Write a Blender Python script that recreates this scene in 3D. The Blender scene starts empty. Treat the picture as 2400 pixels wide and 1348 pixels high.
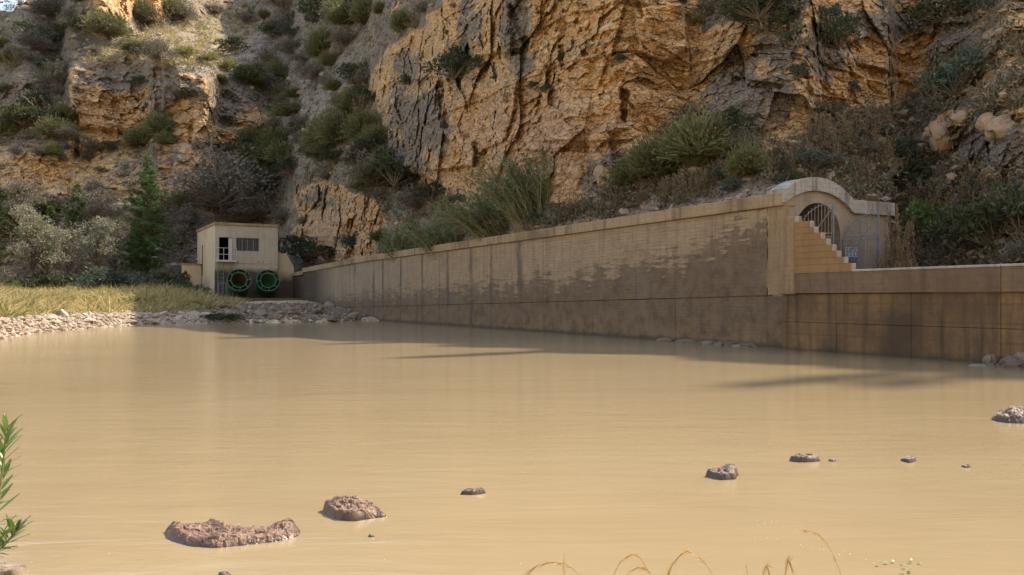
import bpy, math, random
import numpy as np
from mathutils import Vector, Matrix

random.seed(7)
RNG = np.random.default_rng(11)
sc = bpy.context.scene
COL = sc.collection
R = math.radians

# ------------------------------------------------------------------ camera, sky, sun, exposure
CAM_H = 1.6
FPX = 2000.0                       # focal length in photograph pixels (2400 wide)
cam_d = bpy.data.cameras.new("camera")
cam = bpy.data.objects.new("camera", cam_d)
COL.objects.link(cam)
cam.location = (0, 0, CAM_H)
cam.rotation_euler = (R(90), 0, 0)
cam_d.sensor_width = 36.0
cam_d.lens = 36.0 * FPX / 2400.0
cam_d.shift_y = 26.0 / 2400.0
cam_d.clip_start = 0.1
cam_d.clip_end = 3000
sc.camera = cam

SUN_AZ, SUN_EL = R(56), R(50)      # azimuth from +Y towards +X
world = bpy.data.worlds.new("World")
sc.world = world
world.use_nodes = True
wn = world.node_tree
wn.nodes.clear()
w_out = wn.nodes.new("ShaderNodeOutputWorld")
w_bg = wn.nodes.new("ShaderNodeBackground")
w_sky = wn.nodes.new("ShaderNodeTexSky")
w_sky.sky_type = 'NISHITA'
w_sky.sun_disc = False
w_sky.sun_elevation = SUN_EL
w_sky.sun_rotation = SUN_AZ
w_sky.air_density = 1.0
w_sky.dust_density = 1.4
w_sky.ozone_density = 1.0
w_bg.inputs["Strength"].default_value = 0.15
wn.links.new(w_sky.outputs[0], w_bg.inputs["Color"])
wn.links.new(w_bg.outputs[0], w_out.inputs["Surface"])

SUN_DIR = Vector((math.sin(SUN_AZ) * math.cos(SUN_EL), math.cos(SUN_AZ) * math.cos(SUN_EL), math.sin(SUN_EL)))
sun_d = bpy.data.lights.new("sun", 'SUN')
sun_d.energy = 2.9
sun_d.angle = R(0.5)
sun_d.color = (1.0, 0.93, 0.82)
sun = bpy.data.objects.new("sun", sun_d)
COL.objects.link(sun)
sun.rotation_euler = SUN_DIR.to_track_quat('Z', 'Y').to_euler()
sun.location = (60, 60, 120)

sc.view_settings.view_transform = 'Standard'
sc.view_settings.look = 'None'
sc.view_settings.gamma = 1.0
sc.view_settings.exposure = 1.62
sc.view_settings.use_white_balance = True
sc.view_settings.white_balance_temperature = 7900
sc.view_settings.white_balance_tint = 10
sc.render.engine = 'CYCLES'
sc.cycles.max_bounces = 6
sc.cycles.diffuse_bounces = 4
sc.cycles.glossy_bounces = 3
sc.cycles.transmission_bounces = 3
sc.cycles.use_denoising = True
sc.cycles.use_adaptive_sampling = False


# ------------------------------------------------------------------ helpers
def P(px, y, D):
    """world point seen at photograph pixel (px, y) at depth D"""
    return Vector(((px - 1200) / FPX * D, D, CAM_H + (700 - y) / FPX * D))


def tag(o, label=None, cat=None, group=None, kind=None):
    if label: o["label"] = label
    if cat: o["category"] = cat
    if group: o["group"] = group
    o["kind"] = kind or "thing"
    return o


def empty(name, loc=(0, 0, 0), rz=0.0):
    o = bpy.data.objects.new(name, None)
    COL.objects.link(o)
    o.location = loc
    o.rotation_euler = (0, 0, rz)
    o.empty_display_size = 0.2
    return o


def link(name, me, parent=None):
    o = bpy.data.objects.new(name, me)
    COL.objects.link(o)
    if parent is not None:
        o.parent = parent
    return o


def mesh_np(name, V, F, mats, smooth=False, mi=None):
    """V (n,3) array, F (m,3) or (m,4) array, or a list of such arrays"""
    me = bpy.data.meshes.new(name)
    Fs = F if isinstance(F, list) else [F]
    Fs = [np.asarray(f, dtype=np.int32) for f in Fs if len(f)]
    V = np.asarray(V, dtype=np.float32)
    loops = np.concatenate([f.ravel() for f in Fs])
    tot = np.concatenate([np.full(len(f), f.shape[1], dtype=np.int32) for f in Fs])
    start = np.concatenate([[0], np.cumsum(tot)[:-1]]).astype(np.int32)
    me.vertices.add(len(V)); me.vertices.foreach_set("co", V.ravel())
    me.loops.add(len(loops)); me.loops.foreach_set("vertex_index", loops)
    me.polygons.add(len(tot))
    me.polygons.foreach_set("loop_start", start)
    me.polygons.foreach_set("loop_total", tot)
    for m in (mats if isinstance(mats, (list, tuple)) else [mats]):
        me.materials.append(m)
    if mi is not None:
        me.polygons.foreach_set("material_index", np.asarray(mi, dtype=np.int32))
    me.polygons.foreach_set("use_smooth", np.full(len(tot), smooth, dtype=bool))
    me.update(calc_edges=True)
    me.validate()
    return me


class MB:
    """collects boxes, tubes and prisms into one mesh"""
    def __init__(self):
        self.v, self.f, self.m = [], [], []

    def add(self, vs, fs, mi=0):
        b = len(self.v)
        self.v += [tuple(x) for x in vs]
        self.f += [tuple(b + i for i in f) for f in fs]
        self.m += [mi] * len(fs)

    def box(self, x0, x1, y0, y1, z0, z1, mi=0, zs=None):
        """zs = (z0 at x0, z0 at x1, z1 at x0, z1 at x1) for sloping ones"""
        a, b, c, d = zs if zs else (z0, z0, z1, z1)
        vs = [(x0, y0, a), (x1, y0, b), (x1, y1, b), (x0, y1, a),
              (x0, y0, c), (x1, y0, d), (x1, y1, d), (x0, y1, c)]
        fs = [(0, 3, 2, 1), (4, 5, 6, 7), (0, 1, 5, 4), (1, 2, 6, 5), (2, 3, 7, 6), (3, 0, 4, 7)]
        self.add(vs, fs, mi)

    def tube(self, a, b, r0, r1=None, n=8, mi=0, caps=True):
        a, b = Vector(a), Vector(b)
        r1 = r0 if r1 is None else r1
        d = (b - a)
        q = d.to_track_quat('Z', 'Y')
        vs = []
        for p, r in ((a, r0), (b, r1)):
            for i in range(n):
                t = 2 * math.pi * i / n
                vs.append(p + q @ Vector((r * math.cos(t), r * math.sin(t), 0)))
        fs = [(i, (i + 1) % n, n + (i + 1) % n, n + i) for i in range(n)]
        if caps:
            fs += [tuple(range(n - 1, -1, -1)), tuple(range(n, 2 * n))]
        self.add(vs, fs, mi)

    def path(self, pts, rs, n=6, mi=0):
        pts = [Vector(p) for p in pts]
        vs = []
        for k, p in enumerate(pts):
            d = pts[min(k + 1, len(pts) - 1)] - pts[max(k - 1, 0)]
            q = d.to_track_quat('Z', 'Y')
            for i in range(n):
                t = 2 * math.pi * i / n
                vs.append(p + q @ Vector((rs[k] * math.cos(t), rs[k] * math.sin(t), 0)))
        fs = []
        for k in range(len(pts) - 1):
            for i in range(n):
                j = (i + 1) % n
                fs.append((k * n + i, k * n + j, (k + 1) * n + j, (k + 1) * n + i))
        fs += [tuple(range(n - 1, -1, -1)), tuple(range((len(pts) - 1) * n, len(pts) * n))]
        self.add(vs, fs, mi)

    def build(self, name, mats, parent=None, bevel=0.0, smooth=False):
        me = bpy.data.meshes.new(name)
        me.from_pydata(self.v, [], self.f)
        for m in (mats if isinstance(mats, (list, tuple)) else [mats]):
            me.materials.append(m)
        me.polygons.foreach_set("material_index", self.m)
        if smooth:
            me.polygons.foreach_set("use_smooth", [True] * len(self.f))
        me.update()
        o = link(name, me, parent)
        if bevel:
            b = o.modifiers.new("bevel", 'BEVEL')
            b.width = bevel; b.segments = 1; b.limit_method = 'ANGLE'
        return o


# ------------------------------------------------------------------ numpy noise
def _hash(ix, iy, iz, seed):
    h = (ix.astype(np.int64) * 374761393 + iy.astype(np.int64) * 668265263 + iz.astype(np.int64) * 2147483647 + seed * 1274126177) & 0xffffffff
    h = ((h ^ (h >> 13)) * 1274126177) & 0xffffffff
    h = ((h ^ (h >> 16)) * 2246822519) & 0xffffffff
    return ((h ^ (h >> 15)) & 0xffffff) / float(0xffffff)


def vnoise(x, y, z=None, seed=0):
    x = np.asarray(x, float); y = np.asarray(y, float)
    z = np.zeros_like(x) if z is None else np.asarray(z, float)
    ix, iy, iz = np.floor(x), np.floor(y), np.floor(z)
    fx, fy, fz = x - ix, y - iy, z - iz
    ux, uy, uz = [f * f * f * (f * (f * 6 - 15) + 10) for f in (fx, fy, fz)]
    out = 0
    for dz in (0, 1):
        wz = uz if dz else 1 - uz
        for dy in (0, 1):
            wy = uy if dy else 1 - uy
            for dx in (0, 1):
                wx = ux if dx else 1 - ux
                out = out + wx * wy * wz * _hash(ix + dx, iy + dy, iz + dz, seed)
    return out * 2 - 1


def fbm(x, y, z=None, oct=4, seed=0, gain=0.5):
    s, a, t = 0, 1.0, 0
    for k in range(oct):
        f = 2.03 ** k
        s = s + a * vnoise(np.asarray(x) * f, np.asarray(y) * f, None if z is None else np.asarray(z) * f, seed + k * 17)
        t += a; a *= gain
    return s / t


def worley(x, y, z, seed=0):
    """F1, F2 distances, the random value of the nearest cell and a random slope across it"""
    ix, iy, iz = np.floor(x), np.floor(y), np.floor(z)
    f1 = np.full(x.shape, 9.0); f2 = np.full(x.shape, 9.0); cid = np.zeros(x.shape); tilt = np.zeros(x.shape)
    for dz in (-1, 0, 1):
        for dy in (-1, 0, 1):
            for dx in (-1, 0, 1):
                cx, cy, cz = ix + dx, iy + dy, iz + dz
                ex = cx + _hash(cx, cy, cz, seed) - x
                ey = cy + _hash(cx, cy, cz, seed + 1) - y
                ez = cz + _hash(cx, cy, cz, seed + 2) - z
                d = ex * ex + ey * ey + ez * ez
                v = _hash(cx, cy, cz, seed + 3)
                n = d < f1
                f2 = np.where(n, f1, np.minimum(f2, d))
                cid = np.where(n, v, cid)
                tx, ty, tz = [_hash(cx, cy, cz, seed + k) * 2 - 1 for k in (5, 6, 7)]
                tilt = np.where(n, -(ex * tx + ey * ty + ez * tz), tilt)
                f1 = np.where(n, d, f1)
    return np.sqrt(f1), np.sqrt(f2), cid, tilt


def in_poly(x, y, poly):
    ins = np.zeros(x.shape, bool)
    n = len(poly)
    for i in range(n):
        x0, y0 = poly[i]; x1, y1 = poly[(i + 1) % n]
        if y0 == y1: continue
        c = ((y0 > y) != (y1 > y)) & (x < (x1 - x0) * (y - y0) / (y1 - y0) + x0)
        ins ^= c
    return ins


def blur(a, ry, rx, passes=2):
    for _ in range(passes):
        for ax, r in ((0, ry), (1, rx)):
            if r < 1: continue
            p = np.pad(a, [(r + 1, r) if k == ax else (0, 0) for k in (0, 1)], mode='edge')
            c = np.cumsum(p, axis=ax)
            n = a.shape[ax]
            hi = np.take(c, np.arange(2 * r + 1, 2 * r + 1 + n), axis=ax)
            lo = np.take(c, np.arange(0, n), axis=ax)
            a = (hi - lo) / (2 * r + 1)
    return a


# ------------------------------------------------------------------ material nodes
class NT:
    def __init__(self, name):
        self.mat = bpy.data.materials.new(name)
        self.mat.use_nodes = True
        self.t = self.mat.node_tree
        self.t.nodes.clear()
        self.out = self.t.nodes.new("ShaderNodeOutputMaterial")

    def n(self, typ, **kw):
        nd = self.t.nodes.new(typ)
        for k, v in kw.items():
            setattr(nd, k, v)
        return nd

    def put(self, sock, val):
        if val is None: return
        if isinstance(val, bpy.types.NodeSocket):
            self.t.links.new(val, sock)
        else:
            if hasattr(sock, "default_value"):
                try:
                    sock.default_value = val
                except Exception:
                    sock.default_value = (*val, 1.0) if len(val) == 3 else val

    def math(self, op, a, b=None, c=None, clamp=False):
        nd = self.n("ShaderNodeMath", operation=op, use_clamp=clamp)
        for s, v in zip(nd.inputs, (a, b, c)):
            self.put(s, v)
        return nd.outputs[0]

    def coord(self, kind="Object"):
        return self.n("ShaderNodeTexCoord").outputs[kind]

    def geo(self, what="Position"):
        return self.n("ShaderNodeNewGeometry").outputs[what]

    def scale(self, vec, s, loc=(0, 0, 0), rot=(0, 0, 0)):
        nd = self.n("ShaderNodeMapping")
        self.put(nd.inputs["Vector"], vec)
        nd.inputs["Scale"].default_value = s if isinstance(s, (tuple, list)) else (s, s, s)
        nd.inputs["Location"].default_value = loc
        nd.inputs["Rotation"].default_value = rot
        return nd.outputs[0]

    def noise(self, vec, scale=1.0, detail=4.0, rough=0.55, dist=0.0, color=False):
        nd = self.n("ShaderNodeTexNoise")
        self.put(nd.inputs["Vector"], vec)
        nd.inputs["Scale"].default_value = scale
        nd.inputs["Detail"].default_value = detail
        nd.inputs["Roughness"].default_value = rough
        nd.inputs["Distortion"].default_value = dist
        return nd.outputs["Color" if color else "Fac"]

    def voro(self, vec, scale=1.0, feature='F1', out="Distance", rand=1.0):
        nd = self.n("ShaderNodeTexVoronoi", feature=feature)
        self.put(nd.inputs["Vector"], vec)
        nd.inputs["Scale"].default_value = scale
        nd.inputs["Randomness"].default_value = rand
        return nd.outputs[out]

    def ramp(self, fac, stops, interp='LINEAR'):
        nd = self.n("ShaderNodeValToRGB")
        nd.color_ramp.interpolation = interp
        el = nd.color_ramp.elements
        while len(el) < len(stops): el.new(0.5)
        for e, (p, c) in zip(el, stops):
            e.position = p
            c = (c, c, c) if isinstance(c, (int, float)) else c
            e.color = (*c, 1.0)
        self.put(nd.inputs[0], fac)
        return nd.outputs[0]

    def range(self, v, a, b, c=0.0, d=1.0):
        nd = self.n("ShaderNodeMapRange")
        nd.clamp = True
        self.put(nd.inputs[0], v)
        for i, x in enumerate((a, b, c, d)):
            self.put(nd.inputs[i + 1], x)
        return nd.outputs[0]

    def mix(self, fac, a, b, mode='MIX'):
        nd = self.n("ShaderNodeMix", data_type='RGBA', blend_type=mode)
        self.put(nd.inputs[0], fac)
        for s, v in ((nd.inputs[6], a), (nd.inputs[7], b)):
            if isinstance(v, (tuple, list)) and len(v) == 3: v = (*v, 1.0)
            self.put(s, v)
        return nd.outputs[2]

    def bump(self, h, strength=0.5, dist=0.05, normal=None):
        nd = self.n("ShaderNodeBump")
        nd.inputs["Strength"].default_value = strength
        nd.inputs["Distance"].default_value = dist
        self.put(nd.inputs["Height"], h)
        if normal is not None: self.put(nd.inputs["Normal"], normal)
        return nd.outputs[0]

    def attr(self, name, out="Fac"):
        nd = self.n("ShaderNodeAttribute", attribute_name=name)
        return nd.outputs[out]

    def sep(self, vec):
        nd = self.n("ShaderNodeSeparateXYZ")
        self.put(nd.inputs[0], vec)
        return nd.outputs

    def comb(self, x, y, z):
        nd = self.n("ShaderNodeCombineXYZ")
        for s, v in zip(nd.inputs, (x, y, z)): self.put(s, v)
        return nd.outputs[0]

    def principled(self, color, rough=0.8, normal=None, spec=0.3, metal=0.0, **kw):
        nd = self.n("ShaderNodeBsdfPrincipled")
        if isinstance(color, (tuple, list)) and len(color) == 3: color = (*color, 1.0)
        self.put(nd.inputs["Base Color"], color)
        self.put(nd.inputs["Roughness"], rough)
        self.put(nd.inputs["Metallic"], metal)
        nd.inputs["Specular IOR Level"].default_value = spec
        if normal is not None: self.put(nd.inputs["Normal"], normal)
        for k, v in kw.items(): self.put(nd.inputs[k], v)
        self.t.links.new(nd.outputs[0], self.out.inputs["Surface"])
        return self.mat


def mat_plain(name, c1, c2, rough=0.7, scale=3.0, metal=0.0, spec=0.3, bump=0.3, bdist=0.01):
    m = NT(name)
    v = m.coord()
    f = m.noise(v, scale, 6, 0.6)
    col = m.mix(m.range(f, 0.35, 0.65), c1, c2)
    nb = m.bump(m.noise(v, scale * 8, 4), bump, bdist)
    return m.principled(col, rough, nb, spec, metal)


def mat_leaf(name, dark, light, trans=0.25, var=0.25, dry=None, dryamt=0.3):
    """leaves: colour varies from plant to plant and from leaf to leaf, some light passes through"""
    m = NT(name)
    oi = m.n("ShaderNodeObjectInfo").outputs["Random"]
    g = m.n("ShaderNodeNewGeometry").outputs["Random Per Island"]
    f = m.math('ADD', m.math('MULTIPLY', g, 1 - var), m.math('MULTIPLY', oi, var))
    col = m.mix(f, dark, light)
    if dry:
        h = m.math('FRACT', m.math('MULTIPLY', g, 7.31))
        col = m.mix(m.math('LESS_THAN', h, dryamt), col, dry)
    d = m.n("ShaderNodeBsdfPrincipled")
    m.put(d.inputs["Base Color"], col); d.inputs["Roughness"].default_value = 0.6
    d.inputs["Specular IOR Level"].default_value = 0.25
    t = m.n("ShaderNodeBsdfTranslucent"); m.put(t.inputs[0], col)
    mx = m.n("ShaderNodeMixShader"); mx.inputs[0].default_value = trans
    m.t.links.new(d.outputs[0], mx.inputs[1]); m.t.links.new(t.outputs[0], mx.inputs[2])
    m.t.links.new(mx.outputs[0], m.out.inputs["Surface"])
    return m.mat

# ------------------------------------------------------------------ materials of the setting
def mat_rock():
    m = NT("hillside_rock")
    pos = m.geo("Position")
    rock = m.attr("rock"); grey = m.attr("grey"); pink = m.attr("pink"); pale = m.attr("pale")
    n1 = m.noise(pos, 0.22, 5, 0.6, 0.6)
    n2 = m.noise(pos, 1.1, 6, 0.65)
    n3 = m.noise(m.scale(pos, (1, 1, 3.2), rot=(0.1, -0.16, 0)), 0.55, 6, 0.62, 0.8)
    n4 = m.noise(pos, 6.0, 5, 0.7)
    c = m.ramp(n3, [(0.26, (0.46, 0.28, 0.14)), (0.42, (0.58, 0.34, 0.16)), (0.54, (0.64, 0.40, 0.185)), (0.64, (0.60, 0.44, 0.28)), (0.76, (0.64, 0.52, 0.38))])
    c = m.mix(m.math('MULTIPLY', m.range(n1, 0.42, 0.62), 0.6), c, (0.53, 0.385, 0.25))
    c = m.mix(m.math('MULTIPLY', pink, m.range(n2, 0.35, 0.7, 0.35, 0.95)), c, (0.53, 0.34, 0.235))
    # grey weathered skin of the older faces
    gf = m.math('MULTIPLY', m.range(m.math('ADD', m.math('ADD', grey, m.range(n1, 0.5, 0.75, 0.0, 0.45)), m.math('MULTIPLY', m.math('SUBTRACT', n2, 0.5), 1.6)), 0.42, 0.62), 0.88)
    c = m.mix(gf, c, m.mix(n4, (0.14, 0.122, 0.108), (0.29, 0.255, 0.22)))
    spot = m.range(m.noise(pos, 2.3, 6, 0.75), 0.60, 0.70)
    c = m.mix(m.math('MULTIPLY', spot, 0.4), c, (0.19, 0.14, 0.10))
    wp = m.n("ShaderNodeVectorMath", operation='ADD')
    wv = m.n("ShaderNodeVectorMath", operation='SCALE'); m.put(wv.inputs[0], m.noise(pos, 0.9, 3, 0.6, color=True)); wv.inputs["Scale"].default_value = 0.45
    m.put(wp.inputs[0], pos); m.put(wp.inputs[1], wv.outputs[0])
    cr = m.voro(m.scale(wp.outputs[0], (0.8, 0.8, 1.1)), 1.0, 'DISTANCE_TO_EDGE')
    cr2 = m.voro(m.scale(wp.outputs[0], (2.0, 2.0, 3.4)), 1.0, 'DISTANCE_TO_EDGE')
    crk = m.math('MULTIPLY', m.range(cr, 0.0, 0.05, 1, 0), m.range(n1, 0.42, 0.6))
    c = m.mix(m.math('MULTIPLY', crk, 0.35), c, (0.17, 0.10, 0.065))
    fac2 = m.voro(m.scale(wp.outputs[0], (1.6, 1.6, 2.6)), 1.0, 'F1', "Color")
    c = m.mix(0.7, c, m.mix(m.sep(fac2)[0], (0.80, 0.80, 0.80), (1.28, 1.28, 1.28)), 'MULTIPLY')
    # earth and stone chips of the slopes
    s = m.mix(m.range(n2, 0.35, 0.65), (0.15, 0.118, 0.088), (0.28, 0.222, 0.165))
    s = m.mix(m.range(n1, 0.4, 0.65, 0.0, 0.5), s, (0.34, 0.265, 0.175))
    chip = m.voro(pos, 3.2, 'F1', "Color")
    chipv = m.sep(chip)[0]
    s = m.mix(m.math('MULTIPLY', m.math('GREATER_THAN', chipv, 0.72), m.range(pale, 0, 1, 0.2, 0.75)), s, (0.48, 0.43, 0.39))
    s = m.mix(m.math('MULTIPLY', pale, 0.5), s, (0.42, 0.37, 0.32))
    rock = m.math('ADD', rock, m.range(m.noise(m.scale(pos, (1, 1, 1.8)), 0.16, 5, 0.65), 0.45, 0.75, 0.0, 0.42))
    rf = m.range(m.math('ADD', rock, m.math('MULTIPLY', m.math('SUBTRACT', n2, 0.5), 0.9)), 0.38, 0.58)
    c = m.mix(rf, s, c)
    h = m.math('ADD', m.math('MULTIPLY', n2, 1.0), m.math('MULTIPLY', n4, 0.45))
    h = m.math('ADD', h, m.math('MULTIPLY', m.math('MINIMUM', cr2, 0.12), 3.0))
    h = m.math('ADD', h, m.math('MULTIPLY', m.sep(fac2)[1], 0.5))
    return m.principled(c, 0.93, m.bump(h, 1.0, 0.30), 0.12)


def mat_ground():
    m = NT("bank_earth")
    pos = m.geo("Position")
    n1 = m.noise(pos, 0.5, 5, 0.6); n2 = m.noise(pos, 5, 6, 0.65)
    c = m.mix(m.range(n1, 0.35, 0.65), (0.34, 0.25, 0.14), (0.46, 0.37, 0.22))
    c = m.mix(m.range(n2, 0.45, 0.7), c, (0.24, 0.18, 0.11))
    c = m.mix(m.math('GREATER_THAN', m.sep(m.voro(pos, 4.5, 'F1', "Color"))[0], 0.7), c, (0.50, 0.44, 0.37))
    return m.principled(c, 0.95, m.bump(n2, 0.7, 0.12), 0.1)


def mat_water():
    m = NT("silty_water")
    pos = m.geo("Position")
    broad = m.noise(m.scale(pos, (0.06, 0.16, 1)), 1.0, 4, 0.6, 0.6)
    c = m.mix(m.range(broad, 0.35, 0.7), (0.232, 0.181, 0.110), (0.268, 0.214, 0.135))
    r1 = m.noise(m.scale(pos, (0.55, 2.4, 1), rot=(0, 0, R(-6))), 1.0, 5, 0.6, 0.7)
    r2 = m.noise(m.scale(pos, (3.0, 8.5, 1), rot=(0, 0, R(9))), 1.0, 4, 0.6, 0.5)
    wind = m.range(m.noise(m.scale(pos, (0.10, 0.22, 1)), 1.0, 4, 0.6, 1.0), 0.40, 0.66, 0.12, 1.0)
    swirl = m.noise(m.scale(pos, (0.25, 0.7, 1)), 1.0, 6, 0.62, 2.2)
    c = m.mix(m.range(swirl, 0.48, 0.66, 0.0, 0.35), c, (0.225, 0.163, 0.098))
    h = m.math('ADD', m.math('MULTIPLY', r1, 0.5), m.math('MULTIPLY', m.math('MULTIPLY', r2, wind), 0.10))
    b = m.bump(h, 0.13, 0.20)
    return m.principled(c, 0.13, b, 0.5, IOR=1.33)


M_ROCK = mat_rock()
M_GROUND = mat_ground()
M_WATER = mat_water()

# ------------------------------------------------------------------ plan of the concrete walls
WX, WY = 8.684, 27.35              # where the main wall meets the arched head wall
WU = Vector((0.4708, -0.8822, 0))  # along the wall, towards the right and the camera
WV = Vector((0.8822, 0.4708, 0))   # into the hill
WROT = math.atan2(WU.y, WU.x)


def wall_D(px, off=0.0):
    return (23.28 - off * 1.134) / (0.5337 + (px - 1200) / FPX)


def wall_x(px, off=0.0):
    """coordinate along the wall (right positive) of its face at photograph column px"""
    D = wall_D(px, off)
    return -((D + off * 0.4708) - WY) / 0.8822


# ------------------------------------------------------------------ hillside
CLIFFS = [   # (outline in the photograph's pixels, steepness, grey skin)
    ([(868, 190), (905, 120), (965, 70), (1040, 15), (1030, -80), (1630, -80), (1650, 120), (1615, 240), (1560, 335), (1450, 425), (1360, 480), (1110, 500), (1010, 445), (925, 388), (898, 300)], 5.0),
    ([(160, 160), (300, 128), (420, 160), (520, 195), (580, 230), (635, 300), (600, 325), (535, 355), (360, 335), (250, 345), (190, 375), (150, 380)], 5.0),
    ([(360, 350), (470, 352), (500, 400), (480, 460), (410, 490), (370, 430)], 3.5),
    ([(675, 450), (760, 425), (880, 470), (905, 540), (880, 610), (780, 610), (700, 570)], 4.0),
    ([(1620, 100), (1720, 50), (1800, 90), (1880, 150), (1910, 250), (1890, 320), (1760, 300), (1660, 260), (1560, 260)], 2.6),
    ([(1862, 165), (1890, 30), (1970, -80), (2210, -80), (2200, 180), (2090, 255), (1990, 255), (1900, 250)], 3.6),
    ([(170, 70), (230, -60), (340, -60), (330, 30), (250, 95)], 3.5),
    ([(330, -60), (440, -60), (420, 20), (340, 40)], 2.5),
    ([(0, 200), (60, 190), (110, 220), (70, 270), (0, 265)], 3.0),
    ([(2165, 300), (2215, 255), (2420, 250), (2430, 400), (2330, 390), (2250, 370), (2180, 350)], 2.2),
    ([(2190, 70), (2240, 60), (2260, 140), (2200, 150)], 3.0),
    ([(20, 380), (160, 370), (170, 430), (60, 440)], 2.2),
]
GREY = [((985, 290), (60, 85), 0.9), ((1210, 60), (38, 90), 0.9), ((1060, 150), (60, 70), 0.5), ((1100, 60), (50, 60), 0.5),
        ((960, 155), (45, 45), 0.6), ((1760, 230), (130, 90), 0.75), ((1820, 120), (60, 60), 0.7), ((2080, 60), (140, 45), 0.75),
        ((1930, 120), (60, 80), 0.7), ((300, 170), (130, 45), 0.8), ((430, 210), (110, 40), 0.6), ((530, 230), (60, 70), 0.8),
        ((1430, 400), (60, 60), 0.6), ((2330, 330), (120, 80), 0.8), ((60, 220), (90, 50), 0.8), ((740, 470), (70, 30), 0.5),
        ((2230, 100), (60, 60), 0.7), ((360, 390), (90, 60), 0.5), ((1600, 30), (40, 60), 0.4), ((950, 370), (60, 60), 0.6),
        ((240, 40), (90, 70), 0.4), ((375, 270), (16, 80), 0.8), ((1230, 150), (30, 40), 0.6)]
PINK = [((1290, 330), (170, 110), 1.0), ((1090, 430), (90, 50), 0.6), ((790, 520), (110, 70), 0.8), ((420, 430), (70, 70), 0.7), ((2070, 130), (100, 60), 0.4)]
PALE = [((430, 130), (160, 60), 0.9), ((680, 230), (110, 110), 0.9), ((640, 120), (110, 60), 0.6), ((1720, 440), (140, 50), 0.5), ((600, 60), (120, 60), 0.5)]
# set back (+) or standing proud (-) of the face, in metres
RELIEF = [
    ([(905, 388), (990, 410), (1045, 445), (1035, 470), (960, 455), (890, 428)], 5.0),
    ([(168, 270), (182, 268), (184, 370), (172, 378)], 2.5),
    ([(1022, 190), (1042, 190), (1050, 300), (1034, 300)], 1.2),
    ([(925, 218), (1035, 205), (1040, 300), (1110, 330), (1110, 390), (1010, 400), (925, 385)], -1.3),
    ([(915, 110), (960, 95), (1030, 180), (930, 195)], -1.0),
    ([(1080, 190), (1210, 195), (1205, 260), (1180, 330), (1120, 360), (1090, 300)], -0.9),
    ([(1100, 10), (1180, -10), (1230, 120), (1100, 130)], -0.8),
    ([(1195, 10), (1240, 20), (1240, 120), (1200, 130)], 0.9),
    ([(1455, 205), (1475, 215), (1468, 290), (1455, 280)], 1.2),
    ([(1310, 105), (1322, 105), (1325, 155), (1314, 155)], 0.8),
    ([(1490, 20), (1600, 10), (1610, 110), (1560, 150), (1500, 120)], -0.7),
    ([(1260, 330), (1490, 330), (1420, 360), (1270, 350)], 0.5),
    ([(1200, 350), (1310, 355), (1300, 400), (1220, 410)], 0.6),
    ([(1380, 320), (1420, 300), (1440, 400), (1390, 430)], -0.9),
    ([(360, 160), (380, 160), (384, 330), (366, 330)], 1.0),
    ([(180, 300), (330, 312), (540, 345), (535, 352), (320, 325), (180, 312)], 1.0),
    ([(445, 280), (456, 280), (452, 335), (442, 335)], 1.0),
    ([(300, 60), (318, 10), (338, 30), (330, 80)], 1.2),
    ([(1880, 130), (1960, 60), (1990, 180), (1985, 235), (1905, 220)], -0.8),
    ([(2005, 150), (2060, 160), (2110, 175), (2100, 200), (2010, 175)], 0.7),
    ([(1720, 180), (1840, 200), (1830, 210), (1715, 200)], 0.8),
    ([(820, 560), (838, 560), (836, 600), (826, 600)], 0.8),
]
dense = np.arange(-300, 2900, 2.15)
CPX = np.concatenate([np.arange(-2600, -300, 60.0), dense, np.arange(2900, 6000, 70.0)])
NR = 330
base_px = [-3000, 0, 440, 640, 700, 760, 800, 900, 1000, 1100, 1250, 1400, 1600, 1780, 1830, 1836, 2085, 2095, 2400, 2900, 3400, 6000]
base_y = [692, 692, 692, 660, 650, 635, 626, 612, 596, 574, 546, 520, 492, 472, 470, 470, 478, 640, 625, 620, 620, 620]
base_D = [96, 96, 96, 98, 92, 86, 80, 67.0, 58.0, 51.0, 42.6, 37.6, 32.4, 29.3, 28.9, 29.2, 31.2, 31.0, 24.5, 20, 17.5, 10.5]
CY0 = np.interp(CPX, base_px, base_y)
CD0 = np.interp(CPX, base_px, base_D)
YTOP = -70.0
fr = np.linspace(0, 1, NR)[:, None]
GY = CY0[None, :] * (1 - fr) + YTOP * fr
GX = np.broadcast_to(CPX[None, :], GY.shape).copy()
wx = GX + 24 * fbm(GX / 70, GY / 70, oct=5, seed=3, gain=.6)
wy = GY + 24 * fbm(GX / 70 + 9, GY / 70, oct=5, seed=5, gain=.6)
steep = np.interp(GX, [-2600, 0, 500, 700, 900, 1300, 1700, 2100, 2500, 6000], [0.95, 0.95, 0.95, 0.80, 0.80, 0.75, 0.80, 0.85, 0.95, 1.0])
steep = steep + 0.25 * fbm(GX / 90, GY / 60, oct=3, seed=21)
below = np.interp(GX, [700, 900, 1300, 1830], [1.3, 1.0, 0.9, 0.55])
steep = np.where((GX > 650) & (GX < 2085) & (GY > CY0[None, :] - 50), below, steep)
rock = np.zeros(GY.shape)
for poly, st in CLIFFS:
    m_ = in_poly(wx, wy, poly)
    rock = np.where(m_, 1.0, rock)
    ledge = vnoise(GX / 140, GY / 11 + GX / 90, seed=31)
    steep = np.where(m_, np.where(ledge > 0.45, 1.0, st), steep)
flat_ = in_poly(wx, wy, [(190, 150), (230, 125), (330, 75), (430, 45), (620, 20), (640, 80), (520, 175), (430, 165), (330, 140), (250, 150)])
steep = np.where(flat_ & (rock < .5), 0.47, steep)
steep = np.maximum(blur(steep, 2, 4, 2), 0.46)
GE = (700 - GY) / FPX
lnD = np.log(CD0)[None, :] + np.zeros(GY.shape)
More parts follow.
